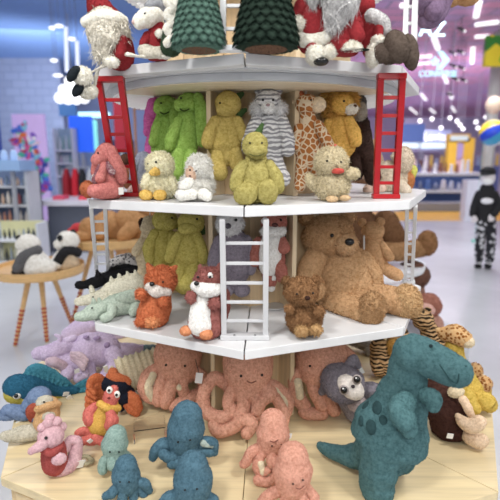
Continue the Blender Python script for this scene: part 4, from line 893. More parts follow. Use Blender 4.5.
# red panda hanging
RS = fur('#ad6455', '#874536', 110, .6); WH = fur('#e6e4e0', '#c6c3be', 120, .6)
F = Toy('fox_plush', 'rust and white fox plush hanging in the front bin right of the white ladder', 'plush toy', 270, 300, y=-.375); F.ground = False
F.part('body', RS, [T([(272, 234, 2, 10), (271, 250, 2, 14), (271, 266, 2, 14), (271, 273, 2, 9)], .75)]); F.part('belly', WH, [T([(272, 236, -7, 9), (270, 252, -8, 11), (269, 266, -8, 10)], .6)], tl=1.6)
F.part('head', RS, [E(274, 222, -2, 13, 11)]); F.part('muzzle', WH, [E(273, 231, -9, 12, 6.5, 7)], tl=2); F.part('nose', fur('#5a3430'), [E(275, 225, -14.5, 3, 2)], noise_=0); F.part('cheek', WH, [E(265, 221, -10, 4, 3.5, 3)]); F.eye(267, 220, -13, 1.2); F.eye(281, 220, -13, 1.2)
F.part('ear', RS, [T([(284, 215, 0, 4), (288, 211, 0, 2)], .6)]); F.part('arm', RS, [T([(258, 242, -4, 5), (254, 254, -7, 5.5), (254, 262, -8, 5)])]); F.part('arm', RS, [T([(281, 241, -5, 5), (284, 248, -10, 6)])])
F.part('leg', RS, [T([(277, 262, -5, 6), (281, 270, -9, 6.5), (282, 277, -10, 5.5)])]); F.part('tail', RS, [T([(268, 274, -3, 6), (270, 281, -5, 7)])]); F.part('tail_tip', WH, [T([(270, 284, -5, 6), (271, 288, -5, 4)])]); F.tagc(274, 278, -10, 4, 5); cord(F, 274, 212)
F = Toy('dog_plush', 'small dark plush head hanging between the fox and the divider', 'plush toy', 285, 300, y=-.31); F.ground = False
F.part('body', fur('#4a3a38'), [T([(285, 236, 0, 5), (284, 262, 0, 5)])]); F.part('head', fur('#4a3a38'), [E(284, 226, 0, 6, 8)]); cord(F, 284, 219)
# round tray
F = Toy('round_tray', 'flat pale grey round tray on the bottom shelf behind the small curly bear', 'tray', 274, 307, z=Z3)
mb = MB(); mb.lathe((0, .0, 0), [(.04, .001), (.046, .003), (.045, .006), (.040, .004)], 30); mesh_obj('dish', mb, plain('#cfd0d2', .4), F.root, smooth=True)
# giant bear sitting right
BR = fur('#c79a66', '#a0743f', 75, .9)
F = Toy('teddy_bear', 'large curly tan teddy bear sitting with outstretched feet on the right of the bottom shelf', 'plush toy', 345, 306, z=Z3)
kw = dict(tl=2.6, jit=.8, w=.5)
F.part('body', BR, [T([(336, 254, 14, 22), (342, 270, 10, 32), (344, 287, 6, 33)], .8)], **kw)
F.part('head', BR, [E(328, 236, 6, 25, 20.5, 21, 8)], **kw); mz = F.part('muzzle', fur('#d0a674', '#ad8250', 75, .9), [E(346, 244, -7, 11, 10, 11)], **kw)
F.part('nose', BLACK, [E(349.5, 242, -17, 4.5, 3.6, 3)], noise_=0, parent=mz); F.eye(332, 235.5, -15.5, 1.9); F.eye(349, 229, 0, 1.5)
F.part('ear', BR, [E(306, 218, 6, 7, 7, 6)], **kw); F.part('ear', BR, [E(348, 217, 14, 7, 7, 6)], **kw)
F.part('arm', BR, [T([(316, 258, -2, 12), (309, 274, -14, 12), (314, 290, -22, 11)])], **kw); F.part('arm', BR, [T([(362, 262, 8, 12), (371, 274, 4, 11), (374, 286, 0, 9)])], **kw)
F.part('leg', BR, [T([(336, 302, -14, 12), (350, 307, -26, 12), (364, 309, -36, 13)])], **kw); F.part('foot', fur('#b08654', '#8a6338', 75, .9), [E(371, 309, -42, 12.5, 16, 10, -12)], **kw)
F.part('leg', BR, [T([(366, 292, 0, 13), (384, 298, -8, 13), (400, 302, -16, 13)])], **kw); F.part('foot', fur('#c79f68', '#9b7444', 75, .9), [E(407, 302, -18, 13, 16.5, 12, 8)], **kw)
# small curly bear
B2 = fur('#94683a', '#6b4520', 110, .9)
F = Toy('teddy_bear', 'small curly brown bear plush standing beside the giant teddy on the bottom shelf', 'plush toy', 304, 333, z=Z3)
kw = dict(tl=2.8, jit=.8, w=.5)
F.part('body', B2, [E(304, 318, 0, 17.5, 17, 15)], **kw); F.part('head', B2, [E(301, 291, -2, 17, 14, 14)], **kw); F.part('ear', B2, [E(286, 281, 0, 4.5, 4.5, 3.5)], **kw); F.part('ear', B2, [E(316, 280, 0, 5, 5, 3.5)], **kw)
F.part('muzzle', B2, [E(306, 299, -14, 7.5, 6, 5)], **kw); F.part('nose', fur('#3a2015'), [E(307.5, 298, -21.5, 2.8, 2.2, 2)], noise_=0); F.eye(297, 294, -16.5, 1); F.eye(313, 293, -15, 1)
F.part('paw', B2, [E(290, 309, -12, 5, 4.5, 5)], **kw); F.part('paw', B2, [E(319, 311, -11, 5.5, 6, 5)], **kw); F.part('foot', fur('#b08850', '#86602e'), [E(302, 331, -18, 6.5, 5, 6)], **kw); F.part('foot', fur('#b08850', '#86602e'), [E(316, 330, -16, 6.5, 5, 6)], **kw)
# tan bear seen from behind
F = Toy('teddy_bear', 'slim tan bear plush hanging with its back turned, behind the giant teddy on the right', 'plush toy', 376, 290, y=-.10); F.ground = False
B3 = fur('#d2a26c', '#ad7d4a', 110, .4)
F.part('body', B3, [T([(374, 240, 0, 8), (375, 253, 0, 10.5), (376, 264, 0, 11)], .8)]); F.part('head', B3, [E(373, 231, 0, 11, 9.5)]); F.part('ear', B3, [E(362.5, 222.5, -2, 4.2, 4.2, 3)]); F.part('ear', B3, [E(380, 222, -2, 4.4, 4.4, 3)])
F.part('arm', B3, [T([(381, 244, -2, 4), (386, 252, -4, 4.5), (390, 257, -5, 4.5)])]); F.part('leg', B3, [T([(379, 264, 0, 6), (389, 271, -3, 6), (397, 275, -5, 6)])]); F.part('leg', B3, [T([(368, 262, -2, 5), (363, 264, -6, 5)])])
F.part('hanging_tag_strip', WHITE, [T([(364, 236, -8, .8), (364, 260, -8, .8)])], noise_=0)
# fox standing
FO = fur('#cf6a2c', '#9c4414', 130, .9); FW = fur('#d9cfc6', '#a89a90', 130, .7)
F = Toy('fox_plush', 'curly orange fox plush with whitish muzzle standing at the left front of the bottom shelf', 'plush toy', 155, 324, z=Z3)
kw = dict(tl=3.2, jit=.8, w=.5)
F.part('body', FO, [T([(159, 296, 0, 12), (156, 306, 0, 15.5), (153, 315, 0, 16)])], **kw); F.part('head', FO, [E(161, 280, -2, 15, 13.5, 13)], **kw); F.part('ear', FO, [T([(151, 270, 0, 4), (148, 265, 0, 2)])], **kw); F.part('ear', FO, [T([(172, 270, 0, 4), (175, 267, 0, 2)])], **kw)
F.part('muzzle', FW, [T([(150, 287, -11, 5), (157, 291, -14, 6), (166, 292, -12, 5)])], **kw); F.part('nose', BLACK, [E(152, 284, -18, 2.6, 2.2, 2)], noise_=0); F.eye(163, 282, -16, 1)
F.part('paw', FO, [E(141, 294, -10, 5.5, 5)], **kw); F.part('paw', FO, [E(163, 301, -15, 5.5, 6)], **kw); F.part('foot', FO, [E(142, 321, -10, 6, 4.5, 7)], **kw); F.part('foot', fur('#d98a4c', '#a85a20'), [E(152, 322, -17, 6, 4.5, 7)], **kw)
# squirrel
SQ = fur('#9d5a52', '#743a34', 120, .8); OR = fur('#d0824c', '#a85c28', 120, .5)
F = Toy('squirrel_plush', 'rust red squirrel plush with white belly and orange feet left of the front ladder', 'plush toy', 205, 337, z=Z3)
kw = dict(tl=2.6, jit=.8, w=.45)
F.part('body', SQ, [T([(207, 298, 0, 12), (207, 314, 0, 17), (206, 324, 0, 18)], .85)], **kw); F.part('belly', WH, [T([(202, 299, -9, 8), (200, 312, -13, 10), (200, 325, -14, 11)], .6)], tl=1.2, n=900)
F.part('head', SQ, [E(209, 280, -2, 15, 12.5, 12)], **kw); F.part('muzzle', WH, [T([(196, 287, -11, 5.5), (206, 290, -14, 7), (217, 289, -10, 6.5)], .8)], **kw); F.part('nose', BLACK, [E(196.5, 283.5, -18, 2.6, 2.2, 2)], noise_=0)
F.part('eye_patch', WH, [E(210, 276, -11.5, 2.6, 3.8, 1.5)]); F.eye(210, 277, -14.5, 1.4); F.eye(198, 277, -12, 1.3); F.part('ear', SQ, [T([(218, 272, 0, 5), (221, 266, 0, 3.5)], .6)], **kw); F.part('ear', SQ, [T([(201, 270, 2, 3), (200, 266, 2, 2)], .6)], **kw)
F.part('paw', SQ, [E(191, 297, -14, 5, 5.5)], **kw); F.part('paw', SQ, [E(214, 304, -14, 5.5, 6)], **kw); F.part('foot', OR, [E(186, 331, -14, 6, 4.5, 7)], tl=1); F.part('foot', OR, [E(206, 334, -18, 6.5, 5, 7)], tl=1)
F.part('tail', SQ, [T([(216, 326, 12, 8), (222, 310, 14, 8), (223, 295, 14, 7)])], **kw)
# lying dragons at the left end
def lying(label, m, pts_body, pts_head, legs, spikes, wing, eye, px, py, m2=None, name='dragon_plush'):
    F = Toy(name, label, 'plush toy', px, py, z=Z3)
    F.part('body', m, [T([(x, y, d, r) for x, y, d, r in pts_body])]); F.part('head', m, [T(pts_head)])
    for l in legs: F.part('leg', m, [T(l)])
    for x, y, d in (spikes or ()): F.part('crest_spike', m2 or m, [T([(x, y, d, 3), (x-1, y-4, d, 1.3)])])
    if wing: F.part('wing', m2 or m, [T(wing, .3)])
    if eye: F.eye(*eye)
    return F
SG_ = fur('#a9b8a8', '#84958a', 110, .5); CRM = fur('#d6d2bd', '#b3ae96', 110, .5); BK = fur('#17171b', '#0a0a0c', 110, .5)
lying("sage green dragon plush lying at the bottom shelf's left end, before the cream one", SG_, [(103, 310, -2, 8), (116, 305, 0, 11), (132, 302, 4, 11), (142, 300, 8, 7)], [(103, 308, -4, 7), (93, 312, -6, 8), (84, 316, -8, 5.5), (79, 317, -8, 4.5)], [[(112, 308, -12, 5), (110, 315, -18, 4.5), (104, 318, -19, 4)], [(136, 305, -8, 5), (133, 312, -12, 4.5)]], [(100, 303, -2), (94, 303, -4)], [(122, 298, -8, 6), (134, 296, -10, 7), (144, 296, -8, 4)], (92, 308, -14, .9), 112, 316)
lying('cream dragon plush lying between the sage and the black dragons', CRM, [(104, 296, 20, 8), (116, 290, 22, 11), (132, 285, 26, 12), (146, 284, 30, 8)], [(104, 296, 16, 7), (94, 299, 14, 7), (84, 301, 12, 5.5), (79, 302, 12, 4.5)], [[(112, 298, 12, 5), (104, 302, 6, 4)]], [(92, 291, 16), (112, 281, 20), (120, 279, 22), (128, 276, 24), (136, 275, 26)], None, (93, 297, 5, .9), 112, 306)
lying('black dragon plush lying behind the cream one', BK, [(100, 280, 6, 6), (114, 278, 8, 8), (130, 276, 10, 9), (146, 276, 12, 7)], [(102, 280, 4, 5), (94, 283, 2, 5.5), (84, 285, 0, 4.2), (79, 285, 0, 4)], [[(118, 280, 0, 4), (110, 285, -4, 4)]], [(98, 275, 4)], [(112, 271, 12, 4), (124, 268, 14, 4.5), (138, 270, 16, 4)], None, 110, 289)
GS = fur('#b6b3b2', None, 110, .5, 'spot', '#4c4a50')
lying('grey plush with dark spots draped behind the black dragon', GS, [(114, 269, 8, 6), (126, 263, 8, 8), (140, 267, 10, 8)], [(112, 264, 4, 5), (121, 260, 4, 5.5), (128, 258, 6, 5)], [[(130, 262, 0, 5), (140, 266, -2, 5), (148, 272, -4, 4)]], None, None, None, 124, 281, name='leopard_plush')
# ---- plush on the side tables
def simple(label, name, px, py, z, parts_, grp=None):
    F = Toy(name, label, 'plush toy', px, py, z=z, group=grp)
    for nm, m, pr, t in parts_: F.part(nm, m, pr, tl=t)
    return F
PW = fur('#e4e2dc', '#c4c1b8', 50, .6); PB = fur('#26262a', '#141416', 50, .5); PBE = fur('#cdb695', None, 50, .5)
simple('panda plush with a grey band seen from behind, left one on the round table', 'panda_plush', 34, 274, .63, [('body', PW, [T([(30, 255, 0, 12), (36, 266, 0, 15)])], 1.2), ('head', PW, [E(28, 244, 0, 11, 9.5)], 1.2), ('arm_band', fur('#5a5a5e', None, 50), [T([(37, 250, -8, 5), (24, 256, -10, 5), (18, 268, -8, 5.5)], .7)], 0), ('ear', PB, [E(19, 238, 2, 3, 3, 2)], 0), ('leg', PW, [E(46, 268, -6, 9, 8)], 1.2), ('leg', PB, [E(20, 272, -4, 8, 4.5)], 0)])
simple('black and white panda plush with beige belly, right one on the round table', 'panda_plush', 68, 268, .63, [('body', PBE, [T([(68, 254, 0, 9), (68, 264, 0, 11)])], 1), ('head', PW, [E(68, 241, 0, 10.5, 9.5), E(60, 244, -3, 6, 5)], 1.2), ('arm', PB, [T([(77, 252, -4, 5), (66, 251, -9, 5), (58, 262, -8, 5)], .8)], 0), ('arm', PW, [T([(60, 254, -2, 4), (54, 262, -4, 4)])], 0), ('ear', PB, [E(60, 238, -8, 2.4, 3, 2)], 0), ('ear', PB, [E(73, 232, 2, 3, 3, 2)], 0), ('leg', PW, [E(56, 265, -8, 6, 5)], 0)])
TB = fur('#b8864e', '#8d6132', 45, .6)
simple('big tan bear plush lying on the wooden table, left one behind the narrow ladder', 'teddy_bear', 100, 238, .80, [('body', TB, [T([(96, 228, 0, 11), (108, 226, 0, 16), (114, 228, 0, 14)])], 1), ('head', TB, [E(90, 228, -6, 10, 10)], 1), ('leg', TB, [T([(86, 236, -12, 6), (80, 236, -14, 5)])], 1), ('arm', TB, [T([(104, 224, -14, 6), (100, 234, -16, 6)])], 0)])
simple('big tan bear plush slumped on the wooden table, right one', 'teddy_bear', 136, 238, .80, [('body', TB, [T([(130, 220, 4, 14), (138, 228, 4, 16), (140, 232, 4, 14)])], 1), ('head', TB, [E(146, 206, 8, 12, 12)], 1), ('leg', TB, [T([(132, 228, -8, 8), (124, 236, -12, 7)])], 1), ('arm', TB, [T([(146, 222, -8, 6), (150, 234, -10, 6)])], 0)])
simple('small bright red plush lying beside the tan bears on the wooden table', 'ladybird_plush', 82, 236, .80, [('body', fur('#b8202c', None, 60), [E(80, 229, 0, 9, 6.5)], 0), ('head', fur('#b8202c', None, 60), [E(72, 232, -4, 4.5, 4)], 0)])
F = simple('brown bear plush sitting on the floor beneath the wooden bear table', 'teddy_bear', 128, 282, 0, [('body', TB, [T([(128, 256, 0, 12), (130, 268, 0, 15), (130, 276, 0, 14)])], 1), ('head', TB, [E(124, 246, 0, 10, 9)], 1), ('leg', TB, [E(116, 278, -8, 7, 6)], 0), ('leg', TB, [E(140, 278, -8, 7, 6)], 0)])
GBn = fur('#5f3e24', '#432a14', 45, .6)
simple('giant brown bear plush with long legs sprawled on the white round table at the right', 'teddy_bear', 372, 262, .74, [('body', GBn, [T([(352, 226, 6, 24), (362, 240, 4, 24), (366, 246, 2, 20)])], 1), ('belly', fur('#6f4a2a', '#4a3018', 45), [T([(386, 222, 4, 12), (394, 238, 0, 12), (397, 246, -2, 9)])], 1), ('leg', fur('#9a7044', '#705026', 45), [T([(372, 250, -14, 9), (398, 252, -16, 8.5), (420, 248, -14, 9)])], 1), ('foot', fur('#8a5f35', '#5f3e1c', 45), [E(427, 243, -15, 9.5, 12, 8)], 1), ('head', GBn, [E(362, 196, 8, 20, 17)], 1)])
simple('round pinkish brown plush head low under the white round table, behind the right ladder', 'monkey_plush', 412, 320, .30, [('body', fur('#8a6250', '#5f4034', 60), [T([(410, 290, 0, 14), (410, 305, 0, 15)])], 0), ('head', fur('#6a4636', None, 60), [E(412, 275, 0, 17, 14)], 1), ('face', fur('#b08468', None, 60), [E(406, 279, -12, 10, 9, 7)], 0)])
simple('pink-faced brown plush low at the right, beyond the giant teddy\'s raised foot', 'monkey_plush', 432, 335, .30, [('body', fur('#b08070', '#7f5040', 60), [E(432, 325, 0, 11, 12)], 0), ('head', fur('#a06452', '#7a4436', 60), [E(428, 305, 0, 13, 12)], 1), ('face', fur('#cf9c90', None, 60), [E(426, 309, -9, 9, 7, 6)], 0)])
F = Toy('display_box', 'low pale plinth on the floor at the right carrying the two pink-brown plush', 'plinth', 422, 330, z=.30)
mb = MB(); mb.box((0, .05, -.16), (.62, .5, .28)); mesh_obj('box_body', mb, plain('#c9cdd6', .5), F.root, bevel=.01)
# ------------------------------------------------------------------ plush on the wooden table tier (Z4)
LW = fur('#cab8d6', '#aa96bc', 110, .5); LP = fur('#c9aebc', None, 110, .4)
F = Toy('dragon_plush', 'large lavender dragon plush lying stretched on the table below the left shelf corner', 'plush toy', 96, 372, z=Z4)
F.part('body', LW, [T([(72, 350, 0, 9), (86, 349, 2, 16), (104, 350, 6, 17), (116, 354, 8, 11)])], tl=.9); F.part('head', LW, [T([(68, 348, -2, 7), (58, 350, -6, 9), (48, 353, -8, 7.5), (39, 353, -8, 6)])], tl=.9)
F.part('horn', LW, [T([(59, 343, -6, 3), (60, 338, -6, 2), (56, 335, -6, 1.4)])]); F.part('crest', LW, [T([(66, 341, -2, 3.5), (74, 338, 0, 3.5)])])
F.part('leg', LW, [T([(112, 354, -12, 8), (117, 362, -16, 9), (112, 370, -20, 8), (104, 377, -24, 5)])], tl=.8)
for k in range(4): F.part('wing_rib', LP, [T([(72, 353+k*2, -18+k, 2), (80, 355+k*3, -22, 3), (86-k, 360+k*3, -24, 2.4)], .6)])
F.part('tail', LW, [T([(118, 350, 8, 8), (130, 352, 12, 9), (142, 351, 18, 7)])], tl=.8); F.part('tail_tip', fur('#5f7a80', None, 110), [T([(147, 352, 16, 8), (152, 350, 18, 6)])])
F.part('back_spot', fur('#9a83ac'), [E(86, 337, -8, 3, 1.5, 3), E(97, 338, -8, 3.4, 1.8, 3), E(107, 345, -10, 3, 3, 2)], noise_=0); F.tagc(106, 369, -32, 9, 4, 80)
F = Toy('dragon_plush', 'lavender dragon plush lying behind the large one, head at the shelf corner', 'plush toy', 90, 345, z=Z4)
F.part('body', LW, [T([(88, 330, 10, 8), (104, 334, 14, 12), (122, 338, 18, 10)])], tl=.8); F.part('head', LW, [T([(88, 328, 6, 8), (78, 330, 4, 9), (69, 334, 2, 7)])], tl=.8); F.part('ear', LW, [T([(82, 322, 6, 3), (90, 320, 8, 2.5)])])
F = Toy('dragon_plush', 'small lavender dragon plush curled on the table in front of the large one', 'plush toy', 72, 380, z=Z4)
F.part('body', LW, [T([(50, 363, -2, 4), (60, 360, 2, 8), (74, 362, 4, 11), (86, 367, 2, 9), (90, 373, -4, 6)])], tl=.8); F.part('head', LP, [T([(62, 366, -10, 5), (54, 362, -12, 5), (49, 361, -12, 3.5)])]); F.part('leg', LW, [T([(68, 371, -10, 6), (66, 376, -14, 6)])], tl=.8); F.part('leg', LW, [T([(84, 374, -8, 6), (78, 378, -12, 5)])], tl=.8)
F.tagc(77, 371, -18, 5, 4, 0)
# teal fish
FB = fur('#125f7e', '#0b3c54', 140, .7); FB2 = fur('#2c8298', '#16586c', 90, .4); FY = fur('#b3a51e', None, 110, .4)
F = Toy('fish_plush', 'blue-green fish plush with ridged back fin and yellow belly at the left table edge', 'plush toy', 40, 400, z=Z4)
F.part('body', FB, [T([(17, 387, -4, 12.5), (28, 388, -2, 13.5), (44, 389, 0, 10), (60, 391, 0, 6.5), (76, 390, 0, 4.5)])], tl=.8); F.part('belly', FY, [T([(14, 394, -6, 9), (28, 396, -5, 8.5), (46, 396, -2, 6), (72, 395, 0, 3)])])
fin = []
for k in range(9):
    x = 30+k*4.6; fin.append(T([(x, 384+k*.6, 0, 2.6), (x-1.5, 374+k*1.5, 0, 2.8), (x+1, 367+k*2.2 if k else 371, 0, 2)]))
F.part('back_fin', FB2, fin+[T([(29, 376, 0, 6), (36, 372, 0, 9), (48, 375, 0, 8), (60, 381, 0, 6), (70, 386, 0, 3)], .25)]); F.part('tail_fin', FB2, [T([(76, 388, 0, 4), (84, 384, 0, 5), (94, 378, 0, 2)], .5), T([(76, 390, 0, 4), (84, 391, -2, 4.5), (92, 389, -2, 2)], .5)])
w = F.part('eye_white', fur('#e6e4da'), [E(17, 395, -14, 4, 4, 3)], noise_=0); F.eye(16, 396, -17.5, 2, parent=w); F.tagc(66, 394, -10, 6, 4, 20); F.tagc(70, 398, -12, 8, 5, 60)
# blue whale-like lobster lying with scarf
BL = fur('#6c84a8', '#4f678c', 110, .5)
F = Toy('seahorse_plush', 'dusty blue seahorse plush with rust scarf lying in front of the teal fish', 'plush toy', 30, 416, z=Z4)
F.part('head', BL, [E(39, 397, -6, 11.5, 10)], tl=.7); F.part('body', BL, [T([(32, 402, -4, 8), (26, 412, -4, 8.5), (18, 412, -4, 7), (9, 410, -4, 6), (4, 413, -4, 4.5)])]); F.part('tail', BL, [T([(12, 416, -4, 4), (2, 417, -6, 3.5), (-2, 414, -6, 3)])]); F.part('scarf', fur('#a8482c', None, 160), [T([(38, 404, -14, 4), (31, 410, -14, 4.5), (34, 418, -12, 5)], .7)]); F.part('fin', BL, [E(36, 419, -14, 4.5, 4)])
F.tagc(20, 424, -6, 10, 5, 75)
OS = fur('#c79b62', '#a87c46', 170, .4); GC = fur('#b9b3a0', '#999380', 110, .4)
F = Toy('seahorse_plush', 'pale grey seahorse plush in ochre knitted jumper lying behind the pink one', 'plush toy', 44, 436, z=Z4)
F.part('jumper', OS, [T([(50, 406, -6, 9), (48, 414, -6, 11), (44, 422, -6, 10)])]); F.part('collar', OS, [T([(38, 409, -12, 3.5), (48, 406, -15, 4), (58, 404, -12, 3.5)], .8)]); F.part('head', GC, [E(45, 402, -8, 8, 6.5), E(49, 416, -14, 6, 5)]); F.eye(44, 402, -15, 1)
F.part('body', GC, [T([(42, 428, -4, 7.5), (34, 432, -4, 8), (22, 434, -4, 7.5), (10, 436, -4, 5.5), (5, 436, -4, 4.5)])]); F.part('arm', GC, [E(53, 424, -16, 5.5, 5)])
# pink seahorse
PS = fur('#cfa5ad', '#b0848e', 120, .4); RJ = fur('#a5423e', '#84302e', 170, .4)
F = Toy('seahorse_plush', 'pink seahorse plush in brick red jumper sitting upright near the table corner', 'plush toy', 58, 474, z=Z4)
F.part('body', PS, [T([(52, 456, 0, 9), (55, 464, 0, 10), (64, 467, 0, 8.5), (73, 461, 2, 7.5), (76, 450, 4, 6.5), (77, 441, 4, 5), (69, 441, 4, 4.5), (67, 448, 2, 4)])]); F.part('head', PS, [E(51, 436, -2, 12, 12)])
F.part('snout', PS, [T([(46, 440, -8, 6), (40, 446, -12, 5), (32, 451, -14, 3.6)])]); F.eye(46, 438, -13.5, 1.6)
F.part('crest', PS, [E(42, 427, -2, 4.5, 4), E(48, 423, -2, 5, 4.5), E(56, 422, 0, 5.5, 5), E(62, 427, 2, 4.5, 5), E(50, 418, 0, 4.5, 4)])
F.part('jumper', RJ, [T([(54, 449, -1, 11), (54, 456, -1, 12.2), (55, 463, -1, 12)])]); F.part('collar', RJ, [T([(43, 449, -9, 3.4), (51, 453, -14, 3.6), (61, 447, -10, 3.4)])]); F.part('fin', PS, [E(59, 459, -15, 7, 6, 4)])
F.tagc(80, 464, -2, 10, 8, 25); F.part('bracelet', fur('#9a9070'), [T([(78, 458, 2, 1.6), (86, 456, 2, 1.8), (92, 461, 0, 1.8), (86, 464, -2, 1.6)])])
# orange crab with navy top
OC = fur('#cc6a2c', '#a34a16', 120, .5); NV = fur('#1d2233', '#12151f', 170, .4)
F = Toy('crab_plush', 'orange crab plush in navy blue top with segmented legs, behind the coral lobster', 'plush toy', 114, 412, z=Z4)
F.part('body', OC, [E(118, 392, 0, 13, 14)]); F.part('top', NV, [T([(108, 384, -4, 8), (118, 389, -6, 11), (126, 394, -2, 9)], .8), T([(124, 398, -8, 9), (121, 406, -8, 5)])]); F.part('head', OC, [T([(110, 376, -4, 4), (117, 378, -6, 5), (126, 382, -4, 5)]), E(113, 373, -2, 5, 5)])
for k in range(5): F.part('leg', OC, [T([(104, 382+k*5, -2, 5), (95, 379+k*7, -6, 6), (90-k*.5, 386+k*6.5, -10, 5), (94, 392+k*5, -14, 3.5)], .7)])
F.part('claw', OC, [T([(127, 394, -8, 5), (133, 400, -12, 6.5), (138, 408, -14, 5)])]); F.part('claw', OC, [T([(126, 402, -10, 5), (132, 409, -14, 5), (137, 413, -15, 3.5)])])
# coral lobster
RL = fur('#cf6558', '#ab463c', 120, .5); YJ = fur('#d3a31f', '#b3851a', 170, .4)
F = Toy('lobster_plush', 'coral lobster plush with googly eyes in yellow jumper, leaning on the orange crab', 'plush toy', 102, 440, z=Z4)
F.part('head', RL, [T([(110, 401, -14, 7), (112, 395, -14, 7.5), (114, 389, -13, 4)])]); 
for x, y in ((109.5, 390), (117, 394.5)):
    w = F.part('eye_white', fur('#ece8de'), [E(x, y, -19, 3, 3.6, 2.6)], noise_=0); F.eye(x-.5, y+.5, -22, 1.4, parent=w)
F.part('mouth', fur('#7a2f2a'), [E(109, 398, -21, 1.6, 1.2, 1)], noise_=0)
F.part('jumper', YJ, [T([(109, 406, -12, 9), (105, 415, -12, 12), (101, 423, -12, 13.5)], .8)]); F.part('collar', YJ, [T([(100, 404, -18, 3.4), (108, 408, -22, 3.8), (118, 408, -16, 3.4)])])
F.part('claw', RL, [T([(95, 408, -10, 5), (89, 414, -12, 6), (90, 420, -14, 6)])]); F.part('claw', RL, [T([(110, 413, -24, 4), (112, 420, -26, 6), (110, 425, -26, 5.5)])])
F.part('tail', RL, [T([(98, 431, -12, 10), (92, 437, -14, 8)], .8)]); 
for p_ in ([(92, 435, -14, 5), (84, 431, -16, 4.5), (79, 433, -16, 4)], [(90, 438, -16, 5), (83, 441, -18, 4.5)], [(96, 439, -20, 5), (103, 442, -22, 4)]): F.part('tail_fan', RL, [T(p_, .6)])
F.tagc(90, 441, -24, 5, 4, 60)
# corduroy hermit shell
CD = None
F = Toy('hermit_crab_plush', 'cream ribbed corduroy crab shell plush lying behind the orange crab', 'plush toy', 140, 396, z=Z4)
pr = []
for k in range(11):
    f = k/10; pr.append((119+44*f, 377-16*f, 4+6*f, (19-3*f)*(1 if k % 2 else .93)))
mb = MB(); pts = [F.q(a, b, c, d) for a, b, c, d in pr]; n2 = []; r2 = []
for i in range(len(pts)-1):
    for t in range(4):
        n2.append(pts[i].lerp(pts[i+1], t/4)); r2.append((pr[i][3]*(1-t/4)+pr[i+1][3]*t/4)*F.s*(1+.06*cos((i*4+t)*2*pi/5)))
def flattube(mb, P, R, seg=28):
    ax = (P[-1]-P[0]).normalized(); a = ax.cross(Vector((0, 0, 1))).normalized(); b = ax.cross(a); vs = []; fs = []
    for p, r in zip(P, R):
        for j in range(seg): t = 2*pi*j/seg; vs.append(p+a*r*cos(t)+b*r*sin(t))
    for i in range(len(P)-1):
        for j in range(seg): q_ = i*seg+j; w_ = i*seg+(j+1) % seg; fs.append((q_, w_, w_+seg, q_+seg))
    fs.append(tuple(range(seg))); fs.append(tuple(range(len(vs)-seg, len(vs)))); mb.add(vs, fs)
flattube(mb, n2, r2); mb.v = [(v[0], v[1], max(v[2], .001)) for v in mb.v]
mesh_obj('ribbed_shell', mb, fur('#d6c8a4', '#b5a680', 120, .3), F.root, smooth=True); F.part('opening_rim', fur('#d6caa8'), [T([(112, 368, -8, 2), (108, 380, -16, 2), (114, 392, -16, 2)])])
# octopuses: head + arms
def octopus(label, px, py, head, arms, m, eyes, suck=(), mouth=None, tl=.9, pad=None, name='octopus_plush', z=Z4, stand=None):
    F = Toy(name, label, 'plush toy', px, py, z=z); F.part('head', m, head, tl=tl)
    arms = [[(x, y, d, r*.80) for x, y, d, r in a] for a in arms]
    for i, a in enumerate(arms):
        o = F.part('tentacle', m, [T(a)], tl=tl)
        if i in suck: F.part('ribbed_underside', pad or fur('#d8c9a6', None, 60, .8), [T([(x+(2.5 if x < px else -2.5), y+1, d-r*.55, r*.62) for x, y, d, r in a[1:-1]])], parent=o, noise_=.1)
    for e in eyes: F.eye(*e)
    if mouth: F.part('mouth', fur('#7a4436'), [T([(x, y, d, .45) for x, y, d in mouth])], noise_=0)
    return F
PE = fur('#d79a7e', '#a96a50', 95, .8)
octopus('large peach octopus plush, centre one standing against the pale wooden core', 248, 428,
    [T([(249, 345, 4, 21), (248, 358, 2, 24.5), (248, 372, 0, 24), (248, 384, -2, 20)], .85)],
    [[(231, 388, 2, 8), (216, 378, 0, 8), (207, 386, -2, 8), (203, 400, -4, 8.5), (207, 412, -8, 8.5), (220, 418, -14, 8.5), (230, 414, -14, 7)],
     [(266, 384, 2, 8), (278, 389, 0, 8), (287, 400, -2, 8.5), (285, 412, -6, 8), (278, 420, -10, 7.5)],
     [(232, 390, -8, 8), (229, 404, -10, 8.5), (236, 414, -14, 8), (246, 418, -18, 8)],
     [(242, 392, -12, 8), (244, 406, -14, 8.5), (240, 416, -18, 8.5)],
     [(253, 392, -12, 7.5), (258, 404, -14, 8), (255, 416, -16, 8)],
     [(264, 388, -8, 8), (271, 394, -12, 8), (262, 401, -16, 7.5), (257, 410, -18, 7.5)],
     [(214, 424, -16, 7.5), (218, 431, -20, 8), (232, 428, -22, 7.5), (243, 420, -24, 7.5), (252, 424, -26, 7.5), (247, 433, -28, 7)],
     [(276, 398, -10, 6.5), (284, 414, -14, 7), (282, 426, -14, 7)]],
    PE, [(241, 376, -20.5, 1.3), (262, 375, -19.5, 1.3)], suck=(1,), mouth=[(247, 381, -22), (251, 383, -22.5), (256, 381, -21.5)], tl=1.2)
